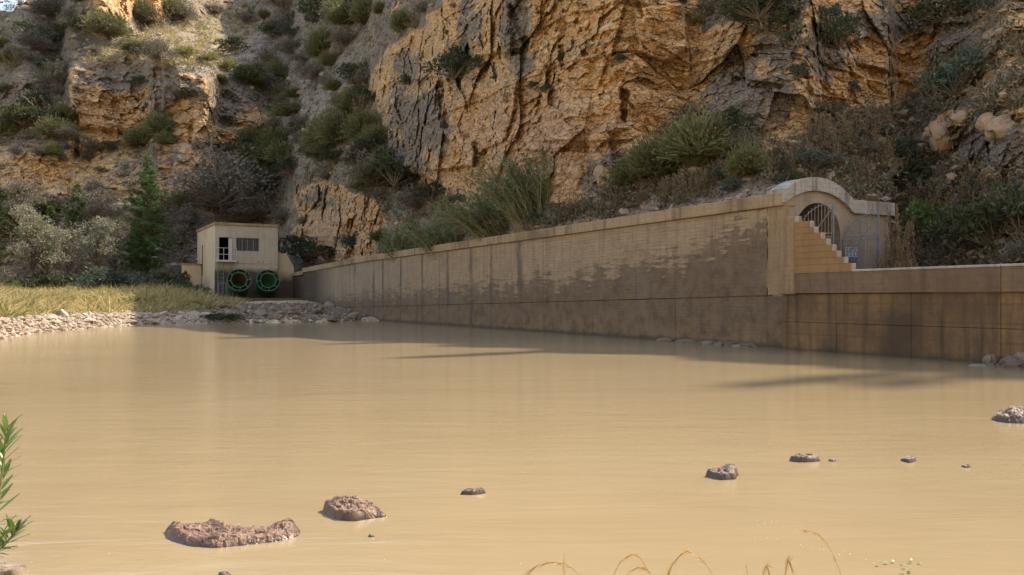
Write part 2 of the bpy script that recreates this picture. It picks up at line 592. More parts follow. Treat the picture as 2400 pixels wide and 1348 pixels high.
dlt = np.diff(GE, axis=0) / np.maximum(steep[:-1] - GE[:-1], 0.15)
lnD[1:] += np.cumsum(dlt, axis=0)
lnD = blur(lnD, 0, 5, 2)
GD = np.exp(lnD)


def blobs(lst):
    a = np.zeros(GY.shape)
    for (cx, cy), (rx, ry), v in lst:
        a = np.maximum(a, v * np.exp(-(((wx - cx) / rx) ** 2 + ((wy - cy) / ry) ** 2) * 0.8))
    return a


grey, pinkm, pale = np.minimum(blobs(GREY) * 1.3, 1), blobs(PINK), blobs(PALE)
rel = np.zeros(GY.shape)
wx2 = GX + 4 * fbm(GX / 14, GY / 14, oct=3, seed=8)
wy2 = GY + 4 * fbm(GX / 14 + 5, GY / 14, oct=3, seed=9)
for poly, d in RELIEF:
    rel += d * in_poly(wx2, wy2, poly)
rel = blur(rel, 1, 1, 1)
SEMI = [([(-40, 345), (520, 350), (500, 480), (380, 500), (200, 470), (-40, 480)], 0.58), ([(1560, 250), (1880, 300), (1900, 330), (1800, 360), (1640, 300)], 0.6),
        ([(2080, 180), (2180, 60), (2430, -40), (2430, 260), (2200, 240)], 0.45), ([(620, 60), (900, -60), (1030, -60), (930, 120), (880, 190)], 0.22), ([(440, 480), (700, 440), (700, 600), (460, 560)], 0.30)]
semi = np.zeros(GY.shape)
for poly, v in SEMI: semi = np.maximum(semi, v * in_poly(wx, wy, poly))
rocks = np.maximum(blur(rock, 3, 3, 2), blur(semi, 8, 8, 2))
X3 = (GX - 1200) / FPX * GD; Y3 = GD; Z3 = CAM_H + GE * GD
# coarse relief of the faces, blocks split along joints, then roughness
d_all = 1.3 * fbm(X3 / 9, Y3 / 9, Z3 / 13, oct=3, seed=41)
dip = Z3 + 0.16 * X3
wq = [0.4 * fbm(X3 / 3 + k, Y3 / 3, Z3 / 3, oct=3, seed=200 + k) for k in (0, 7, 13)]
b1, b2, bc, bt = worley((X3 + wq[0]) / 3.4, (Y3 + wq[1]) / 3.4, (dip + wq[2]) / 4.2, seed=51)
m1, m2, mc, mt = worley((X3 + 0.6 * wq[1]) / 1.9, (Y3 + wq[2]) / 1.9, (dip + 0.5 * wq[0]) / 1.25, seed=57)
s1, s2, scid, st_ = worley((X3 + 0.4 * wq[2]) / 0.8, (Y3 + wq[0]) / 0.8, (dip + 0.3 * wq[1]) / 0.5, seed=61)
rough_p = np.clip(0.75 + 1.0 * fbm(X3 / 7, Y3 / 7, Z3 / 7, oct=2, seed=63), 0.4, 1.2)
t1, t2, tcid, tt_ = worley((X3 + .2 * wq[0]) / 0.42, Y3 / 0.42, (dip + .2 * wq[1]) / 0.30, seed=67)
d_rock = 0.9 * (bc - 0.5) + 0.95 * bt
d_rock += rough_p * (0.55 * (mc - 0.5) + 0.75 * mt)
d_rock += rough_p * (0.26 * (scid - 0.5) + 0.42 * st_ + 0.13 * (tcid - 0.5) + 0.22 * tt_)
d_rock -= 0.20 * np.clip((0.045 - (b2 - b1)) / 0.045, 0, 1) * (vnoise(X3 / 4, Y3 / 4, Z3 / 4, 66) > 0.0)
strata = vnoise(X3 / 16, Y3 / 16, dip / 0.8, 71)
d_rock += 0.20 * np.sign(strata) * np.minimum(np.abs(strata) * 9, 1)
d_rock += 0.26 * fbm(X3 * 1.4, Y3 * 1.4, Z3 * 1.8, oct=5, seed=81, gain=0.7)
d_soil = 0.45 * fbm(X3 / 1.6, Y3 / 1.6, Z3 / 1.6, oct=5, seed=91, gain=.6) + 0.30 * (scid - 0.4) * (fbm(X3 / 5, Y3 / 5, Z3 / 5, oct=2, seed=95) > -0.1)
d_soil += (0.8 * (mc - 0.5) + 0.8 * mt + 0.35 * st_) * np.clip(2.2 * fbm(X3 / 8, Y3 / 8, Z3 / 5, oct=3, seed=97), 0, 1)
near = np.clip(np.minimum((GD - CD0[None, :]) / 3.0, 1), 0, 1)
disp = (d_all * near + d_rock * rocks + d_soil * (1 - rocks) * near) - rel
inview = ((GX > -330) & (GX < 2930)).astype(float)
GD = GD - disp * inview - (1 - inview) * 2.0 * fbm(X3 / 14, Y3 / 14, Z3 / 14, oct=3, seed=99)
X3 = (GX - 1200) / FPX * GD; Y3 = GD; Z3 = CAM_H + GE * GD

# the hill goes on above the picture up to a ridge; its height is what throws the shade on the water
EDGE = np.array([(60.0, -40.0), (15.5, 9.4), (9.1, 15.2), (5.8, 19.2), (0.6, 24.6), (-6.9, 33.6), (-15.5, 41.5), (-23.6, 51.0), (-36, 72), (-50, 94)])
CROSS = EDGE @ np.array([math.cos(SUN_AZ), -math.sin(SUN_AZ)])     # across the sun's heading
ALONG = EDGE @ np.array([math.sin(SUN_AZ), math.cos(SUN_AZ)])      # along it
od = np.argsort(CROSS); CROSS, ALONG = CROSS[od], ALONG[od]
COT = 1 / math.tan(SUN_EL)


def reach(x, y, z):
    """how far the shadow of a point lies past the wanted edge (negative: too short)"""
    c = x * math.cos(SUN_AZ) - y * math.sin(SUN_AZ)
    a = x * math.sin(SUN_AZ) + y * math.cos(SUN_AZ) - z * COT
    return np.interp(c, CROSS, ALONG) - a


NU = 60
top_D, top_e = GD[-1].copy(), GE[-1].copy()
UX, UY, UZ = [], [], []
D_, e_ = top_D.copy(), top_e.copy()
done = np.zeros(len(CPX), bool)
lowc = CPX < 640
rid_w = 0.55 * fbm(CPX / 60, CPX * 0, oct=4, seed=14) * 3 + 1.2 * np.maximum(vnoise(CPX / 22, CPX * 0, None, 15) - 0.25, 0)
curx, cury, curz = X3[-1].copy(), Y3[-1].copy(), Z3[-1].copy()
peak = np.zeros(len(CPX))
for k in range(NU):
    dz = 1.6 + 0.0 * curz
    nx, ny, nz = curx * (1 + 0.42 * dz / np.maximum(cury, 5)), cury + 0.42 * dz, curz + dz
    stop = (reach(nx, ny, nz) > rid_w - 1.2) | lowc
    done |= stop
    # past the ridge the ground falls away behind it
    bx, by, bz = curx * (1 + 2.0 / cury), cury + 2.0, curz - 1.1
    curx = np.where(done, bx, nx); cury = np.where(done, by, ny); curz = np.where(done, bz, nz)
    jit = 0.5 * fbm(curx / 3, cury / 3, curz / 3, oct=3, seed=120)
    UX.append(curx + 0); UY.append(cury + jit); UZ.append(curz + 0)
UX, UY, UZ = np.array(UX), np.array(UY), np.array(UZ)
# the sky shows above the far left corner: bring the ridge down there
AX = np.concatenate([X3, UX]); AY = np.concatenate([Y3, UY]); AZ = np.concatenate([Z3, UZ])
crest_y = np.interp(CPX, [-2600, -90, 0, 30, 62, 75], [60, 50, 28, 22, 5, -60])
crest_y = crest_y + 5 * vnoise(CPX / 9, CPX * 0, None, 77)
over = np.zeros(AX.shape, bool)
over[:NR] = (GY < crest_y[None, :]) & (CPX[None, :] < 75)
over[NR:] = (CPX[None, :] < 75)
cz = np.where(over, -1e9, AZ)
ci = cz.argmax(axis=0)
for j in np.where(CPX < 75)[0]:
    i0 = ci[j]; kk = np.arange(AX.shape[0]); s = np.maximum(kk - i0, 0) * 0.25
    sel = kk > i0
    AX[sel, j] = AX[i0, j] * (1 + s[sel] / AY[i0, j]); AY[sel, j] = AY[i0, j] + s[sel]; AZ[sel, j] = AZ[i0, j] - 0.45 * s[sel]
# footing: the slope goes on down into the ground behind the walls
foot = [(AX[0], AY[0] + 0.2, AZ[0] * 0 - 1.2), (AX[0], AY[0] + 0.1, AZ[0] - 0.6)]
AX = np.concatenate([[f[0] for f in foot], AX]); AY = np.concatenate([[f[1] for f in foot], AY]); AZ = np.concatenate([[f[2] for f in foot], AZ])
nR, nC = AX.shape
idx = np.arange(nR * nC).reshape(nR, nC)
Fq = np.stack([idx[:-1, :-1], idx[:-1, 1:], idx[1:, 1:], idx[1:, :-1]], -1).reshape(-1, 4)
hill_me = mesh_np("hillside", np.stack([AX, AY, AZ], -1).reshape(-1, 3), Fq, M_ROCK, smooth=False)
z_ = np.zeros((NU, nC)); zf = np.zeros((2, nC))
for nm, arr in (("rock", np.concatenate([zf, rocks, z_ + 0.2])), ("grey", np.concatenate([zf, grey, z_ + 0.3])), ("pink", np.concatenate([zf, pinkm, z_])), ("pale", np.concatenate([zf, pale, z_]))):
    at = hill_me.attributes.new(nm, 'FLOAT', 'POINT')
    at.data.foreach_set("value", arr.astype(np.float32).ravel())
hill = link("hillside", hill_me)
tag(hill, "steep orange rock cliffs and scrubby scree slopes above the wall", kind="structure")


def hill_at(px, y):
    """point of the hillside seen at a photograph pixel, and its rock share"""
    j = int(np.clip(np.searchsorted(CPX, px), 0, nC - 1))
    f = (CY0[j] - y) / (CY0[j] - YTOP)
    i = int(np.clip(round(f * (NR - 1)), 0, NR - 1))
    return Vector((X3[i, j], Y3[i, j], Z3[i, j])), rocks[i, j]


# ------------------------------------------------------------------ left bank, near shore, water
def bank_w(px):      # distance of the waterline
    return np.interp(px, [-1500, -400, 0, 60, 150, 240, 330, 420, 520, 620, 760, 850, 1000], [27, 29, 33.7, 38.6, 43, 47, 51.6, 56, 56.5, 56, 57.5, 61, 63])


def bank_z(px, D):
    d = D - bank_w(px)
    crest = np.interp(px, [0, 250, 400, 480, 560], [0.62, 0.60, 0.42, 0.26, 0.2])
    zend = np.interp(px, [430, 560], [2.05, 1.45])
    run = crest / 0.36
    t = np.clip((d - run) / np.maximum(80 - bank_w(px) - run, 4), 0, 1)
    z = np.where(d < run, d * 0.36, crest + (zend - crest) * t)
    return np.maximum(z, -1.0)


bpx = np.arange(-1500, 905, 6.0)
brow = np.concatenate([np.linspace(-4, 6, 60), np.linspace(6.5, 75, 70)])
BP, BD = np.meshgrid(bpx, brow)
BDD = bank_w(BP) + BD
BZ = bank_z(BP, BDD)
BX = (BP - 1200) / FPX * BDD
BZ = BZ + 0.10 * fbm(BX / 0.9, BDD / 0.9, oct=4, seed=131) * np.clip(BD + 0.3, 0, 1)
bi = np.arange(BP.size).reshape(BP.shape)
BF = np.stack([bi[:-1, :-1], bi[:-1, 1:], bi[1:, 1:], bi[1:, :-1]], -1).reshape(-1, 4)
bank = link("left_bank_ground", mesh_np("left_bank_ground", np.stack([BX, BDD, BZ], -1).reshape(-1, 3), BF, M_GROUND))
tag(bank, "low terrace of earth and stones along the far left shore", kind="structure")

nx_ = np.concatenate([np.linspace(-160, -8, 60), np.linspace(-7.8, 8, 90), np.linspace(9, 120, 50)])
ny_ = np.concatenate([np.linspace(4.9, 0, 50), np.linspace(-0.3, -160, 90)])
NX, NY = np.meshgrid(nx_, ny_)
shore = 4.45 + 0.35 * fbm(NX / 1.5, NX * 0, oct=3, seed=140)
NZ = np.where(NY > -9, (shore - NY) * 0.11, 1.0)
NZ = np.where(NY <= -9, 1.45 + (-9 - NY) * 0.75, np.minimum(NZ, 1.5))  # unseen slope behind the camera, raised steeply to bounce warm light
NZ = NZ + np.clip(-NY / 30, 0, 1) * 4 * fbm(NX / 14, NY / 14, oct=4, seed=141) + 0.05 * fbm(NX * 1.5, NY * 1.5, oct=4, seed=142)
ni = np.arange(NX.size).reshape(NX.shape)
NF = np.stack([ni[:-1, :-1], ni[1:, :-1], ni[1:, 1:], ni[:-1, 1:]], -1).reshape(-1, 4)
nearb = link("near_shore_ground", mesh_np("near_shore_ground", np.stack([NX, NY, NZ], -1).reshape(-1, 3), NF, M_GROUND))
tag(nearb, "near shore of earth below the camera and the unseen slope behind it, steepened for bounce light", kind="structure")

wm = mesh_np("river_water", [(-320, -20, 0), (90, -20, 0), (90, 110, 0), (-320, 110, 0)], np.array([(0, 1, 2, 3)]), M_WATER)
tag(link("river_water", wm), "still brown silty river water", kind="structure")
# river bed, well below the opaque silty surface
tag(link("river_bed", mesh_np("river_bed", [(-340, -40, -1.6), (110, -40, -1.6), (110, 130, -1.6), (-340, 130, -1.6)], np.array([(0, 1, 2, 3)]), M_GROUND)), "river bed", kind="structure")

# ------------------------------------------------------------------ concrete materials
def mat_wall():
    """board-marked concrete: pale dry upper part, wet dark lower part with ragged board-wise edge, drip stains"""
    m = NT("board_marked_concrete")
    v = m.coord()
    x, y, z = m.sep(v)[0], m.sep(v)[1], m.sep(v)[2]
    zb = m.math('DIVIDE', m.math('FLOOR', m.math('MULTIPLY', z, 7.7)), 7.7)
    raw = m.comb(m.math('MULTIPLY', x, 1.0), 0.0, m.math('MULTIPLY', z, 1.0))
    boards = m.comb(x, 0.0, m.math('MULTIPLY', zb, 9.0))
    n_big = m.noise(raw, 0.35, 5, 0.6)
    n_mid = m.noise(raw, 1.7, 6, 0.65)
    n_fine = m.noise(m.comb(m.math('MULTIPLY', x, 2.0), 0.0, m.math('MULTIPLY', z, 14.0)), 1.0, 6, 0.65)
    n_brd = m.noise(boards, 0.55, 3, 0.6)
    n_brd2 = m.noise(boards, 2.6, 2, 0.6)
    n_col = m.noise(m.comb(x, 0.0, 0.0), 1.1, 3, 0.6)
    dry = m.mix(m.range(n_fine, 0.3, 0.7), (0.275, 0.193, 0.122), (0.35, 0.255, 0.165))
    dry = m.mix(m.range(n_brd, 0.42, 0.62, 0.0, 0.5), dry, (0.375, 0.275, 0.18))
    dry = m.mix(m.range(n_mid, 0.52, 0.75, 0.0, 0.55), dry, (0.21, 0.14, 0.085))
    gz = m.range(x, -38, -25, 0.75, 0.0)      # greyer, washed stretch far along
    dry = m.mix(m.math('MULTIPLY', gz, m.range(n_col, 0.35, 0.6)), dry, (0.22, 0.185, 0.15))
    wet = m.mix(m.range(n_mid, 0.35, 0.68), (0.078, 0.051, 0.032), (0.15, 0.098, 0.058))
    wet = m.mix(m.range(n_fine, 0.45, 0.7, 0.0, 0.5), wet, (0.16, 0.105, 0.062))
    wet = m.mix(m.range(n_big, 0.5, 0.7, 0.0, 0.45), wet, (0.17, 0.135, 0.105))
    # height of the ragged line between them, along the wall
    hx = m.n("ShaderNodeFloatCurve")
    pts = [(0.0, 1.55), (0.13, 1.8), (0.40, 2.05), (0.60, 2.35), (0.74, 2.65), (0.84, 2.95), (0.90, 3.25), (0.945, 3.75), (0.965, 4.2), (1.0, 4.4)]
    cv = hx.mapping.curves[0]
    while len(cv.points) < len(pts): cv.points.new(0.5, 0.5)
    for p, (a, b) in zip(cv.points, pts): p.location = (a, b / 5.0); p.handle_type = 'VECTOR'
    hx.mapping.update()
    m.put(hx.inputs["Value"], m.range(x, -52, 0.5))
    hgt = m.math('MULTIPLY', hx.outputs[0], 5.0)
    n_h = m.noise(m.comb(m.math('MULTIPLY', x, 0.8), 0.0, m.math('MULTIPLY', z, 5.5)), 1.0, 8, 0.68, 0.3)
    n_h2 = m.noise(m.comb(m.math('MULTIPLY', x, 2.4), 0.0, m.math('MULTIPLY', z, 9.0)), 1.0, 8, 0.7)
    zm = m.math('ADD', m.math('MULTIPLY', zb, 0.15), m.math('MULTIPLY', z, 0.85))
    edge = m.math('ADD', m.math('SUBTRACT', hgt, zm), m.math('ADD', m.math('MULTIPLY', m.math('SUBTRACT', n_h, 0.5), 4.4), m.math('MULTIPLY', m.math('SUBTRACT', n_brd, 0.5), 0.9)))
    edge = m.math('ADD', edge, m.math('MULTIPLY', m.math('SUBTRACT', n_h2, 0.5), 2.4))
    edge = m.math('ADD', edge, m.math('MULTIPLY', m.math('SUBTRACT', n_mid, 0.5), 2.2))
    edge = m.math('ADD', edge, m.math('MULTIPLY', m.math('SUBTRACT', n_fine, 0.5), 1.5))
    edge = m.math('ADD', edge, m.math('MULTIPLY', m.math('SUBTRACT', n_big, 0.5), 1.6))
    edge = m.math('ADD', edge, m.math('MULTIPLY', m.math('SUBTRACT', n_col, 0.5), 2.4))
    wetf = m.range(edge, -0.2, 0.32)
    # lowest band: rusty silt near the water
    low = m.range(m.math('ADD', z, m.math('MULTIPLY', n_big, 0.5)), 0.2, 1.5, 0.75, 0.0)
    wet = m.mix(m.math('MULTIPLY', low, m.range(n_mid, 0.35, 0.6)), wet, (0.235, 0.14, 0.066))
    c = m.mix(m.math('MULTIPLY', wetf, m.range(n_mid, 0.3, 0.6, 0.98, 0.78)), dry, wet)
    end_shade = m.math('MULTIPLY', m.range(x, -56, -50, 0.9, 0.0), m.range(m.math('ADD', z, m.math('MULTIPLY', n_mid, 1.2)), 4.6, 5.0, 1.0, 0.0))  # dark shade at the wall's far end, painted into the colour
    c = m.mix(end_shade, c, (0.045, 0.036, 0.028))
    # drip stains below the coping joints
    drip = None
    for xs, w in ((-30.6, .22), (-26.6, .32), (-23.3, .34), (-20.8, .22), (-17.6, .42), (-34.4, .2), (-38.0, .25), (-40.0, .3), (-44.5, .3)):
        d = m.math('ABSOLUTE', m.math('SUBTRACT', m.math('ADD', x, m.math('MULTIPLY', m.math('SUBTRACT', n_mid, 0.5), 0.35)), xs))
        d = m.range(d, w * 0.35, w, 0.85, 0.0)
        drip = d if drip is None else m.math('MAXIMUM', drip, d)
    drip = m.math('MULTIPLY', drip, m.range(m.noise(m.comb(x, 0.0, m.math('MULTIPLY', z, 0.5)), 1.2, 4), 0.34, 0.52))
    blot = m.range(m.noise(m.comb(m.math('MULTIPLY', x, 0.5), 0.0, z), 0.9, 6, 0.68), 0.50, 0.70, 0.0, 0.38)
    c = m.mix(blot, c, (0.145, 0.10, 0.066))
    salt = m.range(m.noise(m.comb(m.math('MULTIPLY', x, 2.2), 0.0, m.math('MULTIPLY', z, 1.1)), 1.0, 7, 0.7), 0.60, 0.72, 0.0, 0.4)
    c = m.mix(m.math('MULTIPLY', salt, m.range(z, 1.6, 3.0)), c, (0.46, 0.40, 0.33))
    base_ = m.range(m.math('ADD', z, m.math('MULTIPLY', n_mid, 0.25)), 0.18, 0.34, 0.8, 0.0)
    c = m.mix(base_, c, (0.06, 0.045, 0.032))
    c = m.mix(m.math('MULTIPLY', drip, 0.85), c, (0.085, 0.066, 0.052))
    sk = m.noise(m.comb(m.math('MULTIPLY', x, 5.0), 0.0, m.math('MULTIPLY', z, 0.35)), 1.0, 4, 0.65)
    c = m.mix(m.range(sk, 0.50, 0.72, 0.0, 0.62), c, (0.15, 0.105, 0.07))
    # board seams, ragged so that they come and go
    fz = m.math('FRACT', m.math('MULTIPLY', z, 7.7))
    seam = m.math('MULTIPLY', m.math('LESS_THAN', fz, 0.16), m.range(n_brd2, 0.42, 0.58))
    c = m.mix(m.math('MULTIPLY', seam, 0.5), c, (0.105, 0.07, 0.045))
    h = m.math('ADD', m.math('MULTIPLY', seam, -0.6), m.math('ADD', m.math('MULTIPLY', n_fine, 0.5), m.math('MULTIPLY', n_brd, 0.7)))
    rough = m.range(wetf, 0, 1, 0.92, 0.72)
    return m.principled(c, rough, m.bump(h, 0.5, 0.03), 0.25)


def mat_concrete(name, a, b, stain, stain_amt=0.6, streak=True, zlow=None, lowcol=None, boards=6.5):
    m = NT(name)
    v = m.coord()
    x, y, z = m.sep(v)[0], m.sep(v)[1], m.sep(v)[2]
    n1 = m.noise(v, 1.1, 6, 0.65); n2 = m.noise(v, 7.0, 6, 0.65); n3 = m.noise(v, 0.35, 4, 0.6)
    c = m.mix(m.range(n1, 0.33, 0.67), a, b)
    c = m.mix(m.range(n2, 0.45, 0.75, 0.0, 0.45), c, stain)
    if streak:
        sk = m.noise(m.comb(m.math('MULTIPLY', x, 3.2), m.math('MULTIPLY', y, 3.2), m.math('MULTIPLY', z, 0.28)), 1.0, 5, 0.62)
        c = m.mix(m.range(sk, 0.5, 0.68, 0.0, stain_amt), c, stain)
    c = m.mix(m.range(n3, 0.48, 0.68, 0.0, stain_amt), c, stain)
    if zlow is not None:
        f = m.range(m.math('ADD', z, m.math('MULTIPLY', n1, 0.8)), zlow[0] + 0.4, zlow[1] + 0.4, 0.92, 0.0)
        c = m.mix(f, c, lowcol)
    fz = m.math('FRACT', m.math('MULTIPLY', z, boards))
    seam = m.math('MULTIPLY', m.math('LESS_THAN', fz, 0.13), m.range(n1, 0.35, 0.6))
    c = m.mix(m.math('MULTIPLY', seam, 0.35), c, stain)
    h = m.math('ADD', m.math('MULTIPLY', seam, -0.5), m.math('ADD', n2, m.math('MULTIPLY', n1, 0.5)))
    return m.principled(c, 0.9, m.bump(h, 0.45, 0.03), 0.2)


M_WALL = mat_wall()
M_COPE = mat_concrete("coping_concrete", (0.31, 0.22, 0.13), (0.38, 0.28, 0.17), (0.15, 0.105, 0.07), 0.8)
M_LOWWALL = mat_concrete("silt_stained_concrete", (0.165, 0.102, 0.057), (0.25, 0.145, 0.07), (0.08, 0.054, 0.036), 0.9, zlow=(-0.05, 0.2), lowcol=(0.07, 0.052, 0.036), boards=2.1)
M_LEDGE = mat_concrete("parapet_concrete", (0.17, 0.112, 0.07), (0.215, 0.145, 0.092), (0.105, 0.068, 0.044), 0.7)
M_PALE = mat_concrete("pale_dry_concrete", (0.34, 0.31, 0.265), (0.45, 0.41, 0.355), (0.20, 0.17, 0.14), 0.6)
M_STEP = mat_concrete("ochre_stained_concrete", (0.28, 0.16, 0.074), (0.33, 0.195, 0.095), (0.19, 0.108, 0.052), 0.6, boards=5.0)
M_PIL = mat_concrete("pilaster_concrete", (0.27, 0.185, 0.11), (0.33, 0.23, 0.14), (0.16, 0.105, 0.062), 0.8)
M_PORTAL = mat_concrete("portal_concrete", (0.29, 0.24, 0.19), (0.34, 0.285, 0.23), (0.19, 0.15, 0.115), 0.6)
M_ARCHCOPE = mat_concrete("weathered_coping", (0.30, 0.285, 0.26), (0.37, 0.35, 0.32), (0.10, 0.092, 0.082), 0.95)
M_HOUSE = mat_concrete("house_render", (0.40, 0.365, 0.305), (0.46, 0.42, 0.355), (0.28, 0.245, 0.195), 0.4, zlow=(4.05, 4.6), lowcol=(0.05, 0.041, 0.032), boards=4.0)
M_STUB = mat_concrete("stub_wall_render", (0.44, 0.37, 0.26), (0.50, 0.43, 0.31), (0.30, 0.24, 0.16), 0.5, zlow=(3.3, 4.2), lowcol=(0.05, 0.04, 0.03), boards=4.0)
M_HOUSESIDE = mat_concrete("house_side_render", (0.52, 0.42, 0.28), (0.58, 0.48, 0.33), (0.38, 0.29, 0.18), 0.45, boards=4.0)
M_STEEL = mat_plain("galvanised_steel", (0.17, 0.175, 0.18), (0.26, 0.265, 0.27), 0.6, 6, 0.3)
M_BLUESTEEL = mat_plain("grey_blue_paint", (0.13, 0.155, 0.185), (0.20, 0.225, 0.26), 0.55, 6, 0.2)
M_WHITE = mat_plain("white_paint", (0.40, 0.40, 0.41), (0.50, 0.50, 0.51), 0.55, 5)
M_DARK = mat_plain("dark_interior", (0.018, 0.017, 0.016), (0.03, 0.028, 0.026), 0.9)
M_GREEN = mat_plain("green_paint", (0.028, 0.085, 0.045), (0.05, 0.13, 0.07), 0.42, 3.0, 0.0, 0.5)
M_GREENLT = mat_plain("worn_green_paint", (0.055, 0.17, 0.085), (0.10, 0.23, 0.13), 0.5, 2.5, 0.0, 0.4)
M_GREENDK = mat_plain("shaded_green_metal", (0.01, 0.022, 0.017), (0.018, 0.035, 0.026), 0.5, 3.0)
M_GLASS = mat_plain("dusty_glass", (0.03, 0.032, 0.034), (0.05, 0.05, 0.05), 0.2, 2.0, 0.0, 0.5)
M_SIGNBLUE = mat_plain("sign_blue", (0.06, 0.10, 0.26), (0.08, 0.13, 0.30), 0.5)
M_SIGNWHITE = mat_plain("sign_white", (0.40, 0.43, 0.50), (0.50, 0.52, 0.58), 0.5)

# ------------------------------------------------------------------ main retaining wall
GAP = 0.0025
wall = empty("retaining_wall", (WX, WY, 0), WROT)
tag(wall, "long board-marked concrete wall rising from the water, dry pale top, wet dark base", "retaining wall")
joints_px = [711, 745, 780, 820, 862, 900, 938, 985, 1030, 1078, 1125, 1170, 1215, 1273, 1340, 1388, 1440, 1492, 1583, 1684, 1797]
joints = [wall_x(p) for p in joints_px]


def top_z(x):       # top of the coping falls slightly towards the valve house
    return float(np.interp(x, [-61, -42, 0], [4.45, 4.80, 5.0]))


def mid_z(x):
    return 1.70 + 0.0175 * x


for a, b in zip(joints[:-1] + [joints[-1]], joints[1:] + [0.21]):
    a_, b_ = a + GAP, b - GAP
    dy = random.uniform(-0.012, 0.012)
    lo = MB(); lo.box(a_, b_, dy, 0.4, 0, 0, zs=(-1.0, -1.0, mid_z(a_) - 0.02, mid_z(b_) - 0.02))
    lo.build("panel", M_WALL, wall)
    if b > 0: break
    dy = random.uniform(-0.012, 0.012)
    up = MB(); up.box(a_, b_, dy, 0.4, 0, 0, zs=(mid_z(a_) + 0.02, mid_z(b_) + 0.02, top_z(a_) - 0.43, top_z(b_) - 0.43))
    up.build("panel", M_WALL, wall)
core = MB(); core.box(joints[0], -0.47, 0.05, 0.6, 0, 0, zs=(-1, -1, top_z(joints[0]) - 0.44, top_z(0) - 0.44))
core.build("core", M_LOWWALL, wall)
# paler, rougher strip next to the pilaster
sx = joints[-1]
st = MB()
n = 24
for k in range(n):
    z0, z1 = 1.72 + 2.85 * k / n, 1.72 + 2.85 * (k + 1) / n
    w = 0.10 * fbm(np.array([k * 0.37]), np.array([1.0]), oct=3, seed=3)[0]
    st.box(sx + 0.03 + w, 0.22, -0.012, 0.045, z0, z1)
st.build("pale_strip", M_PIL, wall)["label"] = "rough paler strip of wall beside the pilaster"
cj = [joints[0]] + [wall_x(p) for p in (860, 1008, 1162, 1360, 1600)] + [0.06]
for a, b in zip(cj[:-1], cj[1:]):
    c = MB(); c.box(a + 0.006, b - 0.006, -0.13, 0.50, 0, 0, zs=(top_z(a) - 0.42, top_z(b) - 0.42, top_z(a), top_z(b)))
    c.build("coping", M_COPE, wall, bevel=0.02)
le = MB(); le.box(joints[0] - 5.5, joints[0] - 0.02, -0.10, 0.5, 0, 0, zs=(3.75, 3.85, 4.05, 4.25))
le.build("coping", M_COPE, wall, bevel=0.02)
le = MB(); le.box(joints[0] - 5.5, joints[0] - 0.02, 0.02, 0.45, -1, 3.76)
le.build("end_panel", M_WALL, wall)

# ------------------------------------------------------------------ low wall on the right, pilaster and stepped wall
low = empty("river_parapet_wall", (WX, WY, 0), WROT)
tag(low, "low silt-brown concrete wall on the right with a proud parapet band and pale top edge", "wall")
LJ = [0.22, wall_x(1960, .25), wall_x(2135, .25), wall_x(2345, .25), 10.6, 13.5, 17.0]
for k, (a, b) in enumerate(zip(LJ[:-1], LJ[1:])):
    for z0, z1 in ((-1.0, 0.861), (0.870, 1.745)):
        q = MB(); q.box(a + 0.004, b - 0.004, -0.25 + random.uniform(-.012, .012), 0.1, z0, z1)
        q.build("panel", M_LOWWALL, low, bevel=0.01)
q = MB(); q.box(0.24, 17, -0.18, 0.12, -1, 1.74); q.build("core", M_LOWWALL, low)
for a, b in ((0.82, wall_x(2345, .35)), (wall_x(2345, .35), 17.0)):
    q = MB(); q.box(a + 0.006, b - 0.006, -0.35, -0.1, 1.76, 2.37)
    q.build("parapet", M_LEDGE, low, bevel=0.015)
    q = MB(); q.box(max(a, 2.97) + 0.006, b - 0.006, -0.362, -0.09, 2.374, 2.44)
    q.build("top_edge", M_PALE, low, bevel=0.012)
# pilaster, open notch below it
q = MB(); q.box(0.20, 0.815, -0.37, 0.0, 1.73, 4.17)
q.build("pilaster", M_PIL, low, bevel=0.03)

step = empty("stepped_wall", (WX, WY, 0), WROT)
tag(step, "stepped ochre concrete wall descending in nine pale-edged steps in front of the arch", "stepped wall")
rise_px = [1863, 1898, 1908.5, 1924, 1937, 1950, 1962, 1978, 1991.5]
rx = [wall_x(p, 0.35) for p in rise_px]
rx[-1] = 2.96
tops = [4.16 - 0.192 * k for k in range(10)]
for k in range(9):
    q = MB()
    q.box(0.82, rx[k], -0.348 + 0.004 * (k % 2), -0.155, tops[k + 1] + 0.001 if k < 8 else 2.376, tops[k])
    o = q.build("step", [M_STEP, M_PALE], step, bevel=0.008)
    for f in o.data.polygons:
        if f.normal.x > 0.9: f.material_index = 1

# ------------------------------------------------------------------ arched head wall, in the plane across the valley side
portal = empty("arched_portal", (WX, WY, 0), WROT)
tag(portal, "grey concrete head wall with a curved coping over a dark arched opening", "portal wall")
AC, AR, ASP = 1.58, 1.05, 3.70      # arch centre along y, radius, springing height


def face_poly(ys, zs_lo, zs_hi, x0, x1, m, mi=0):
    for k in range(len(ys) - 1):
        a, b = ys[k], ys[k + 1]
        vs = [(x1, a, zs_lo[k]), (x1, b, zs_lo[k + 1]), (x1, b, zs_hi[k + 1]), (x1, a, zs_hi[k]),
              (x0, a, zs_lo[k]), (x0, b, zs_lo[k + 1]), (x0, b, zs_hi[k + 1]), (x0, a, zs_hi[k])]
        fs = [(0, 1, 2, 3), (7, 6, 5, 4), (4, 5, 1, 0), (3, 2, 6, 7)]
        if k == 0: fs.append((0, 3, 7, 4))
        if k == len(ys) - 2: fs.append((1, 5, 6, 2))
        m.add(vs, fs, mi)


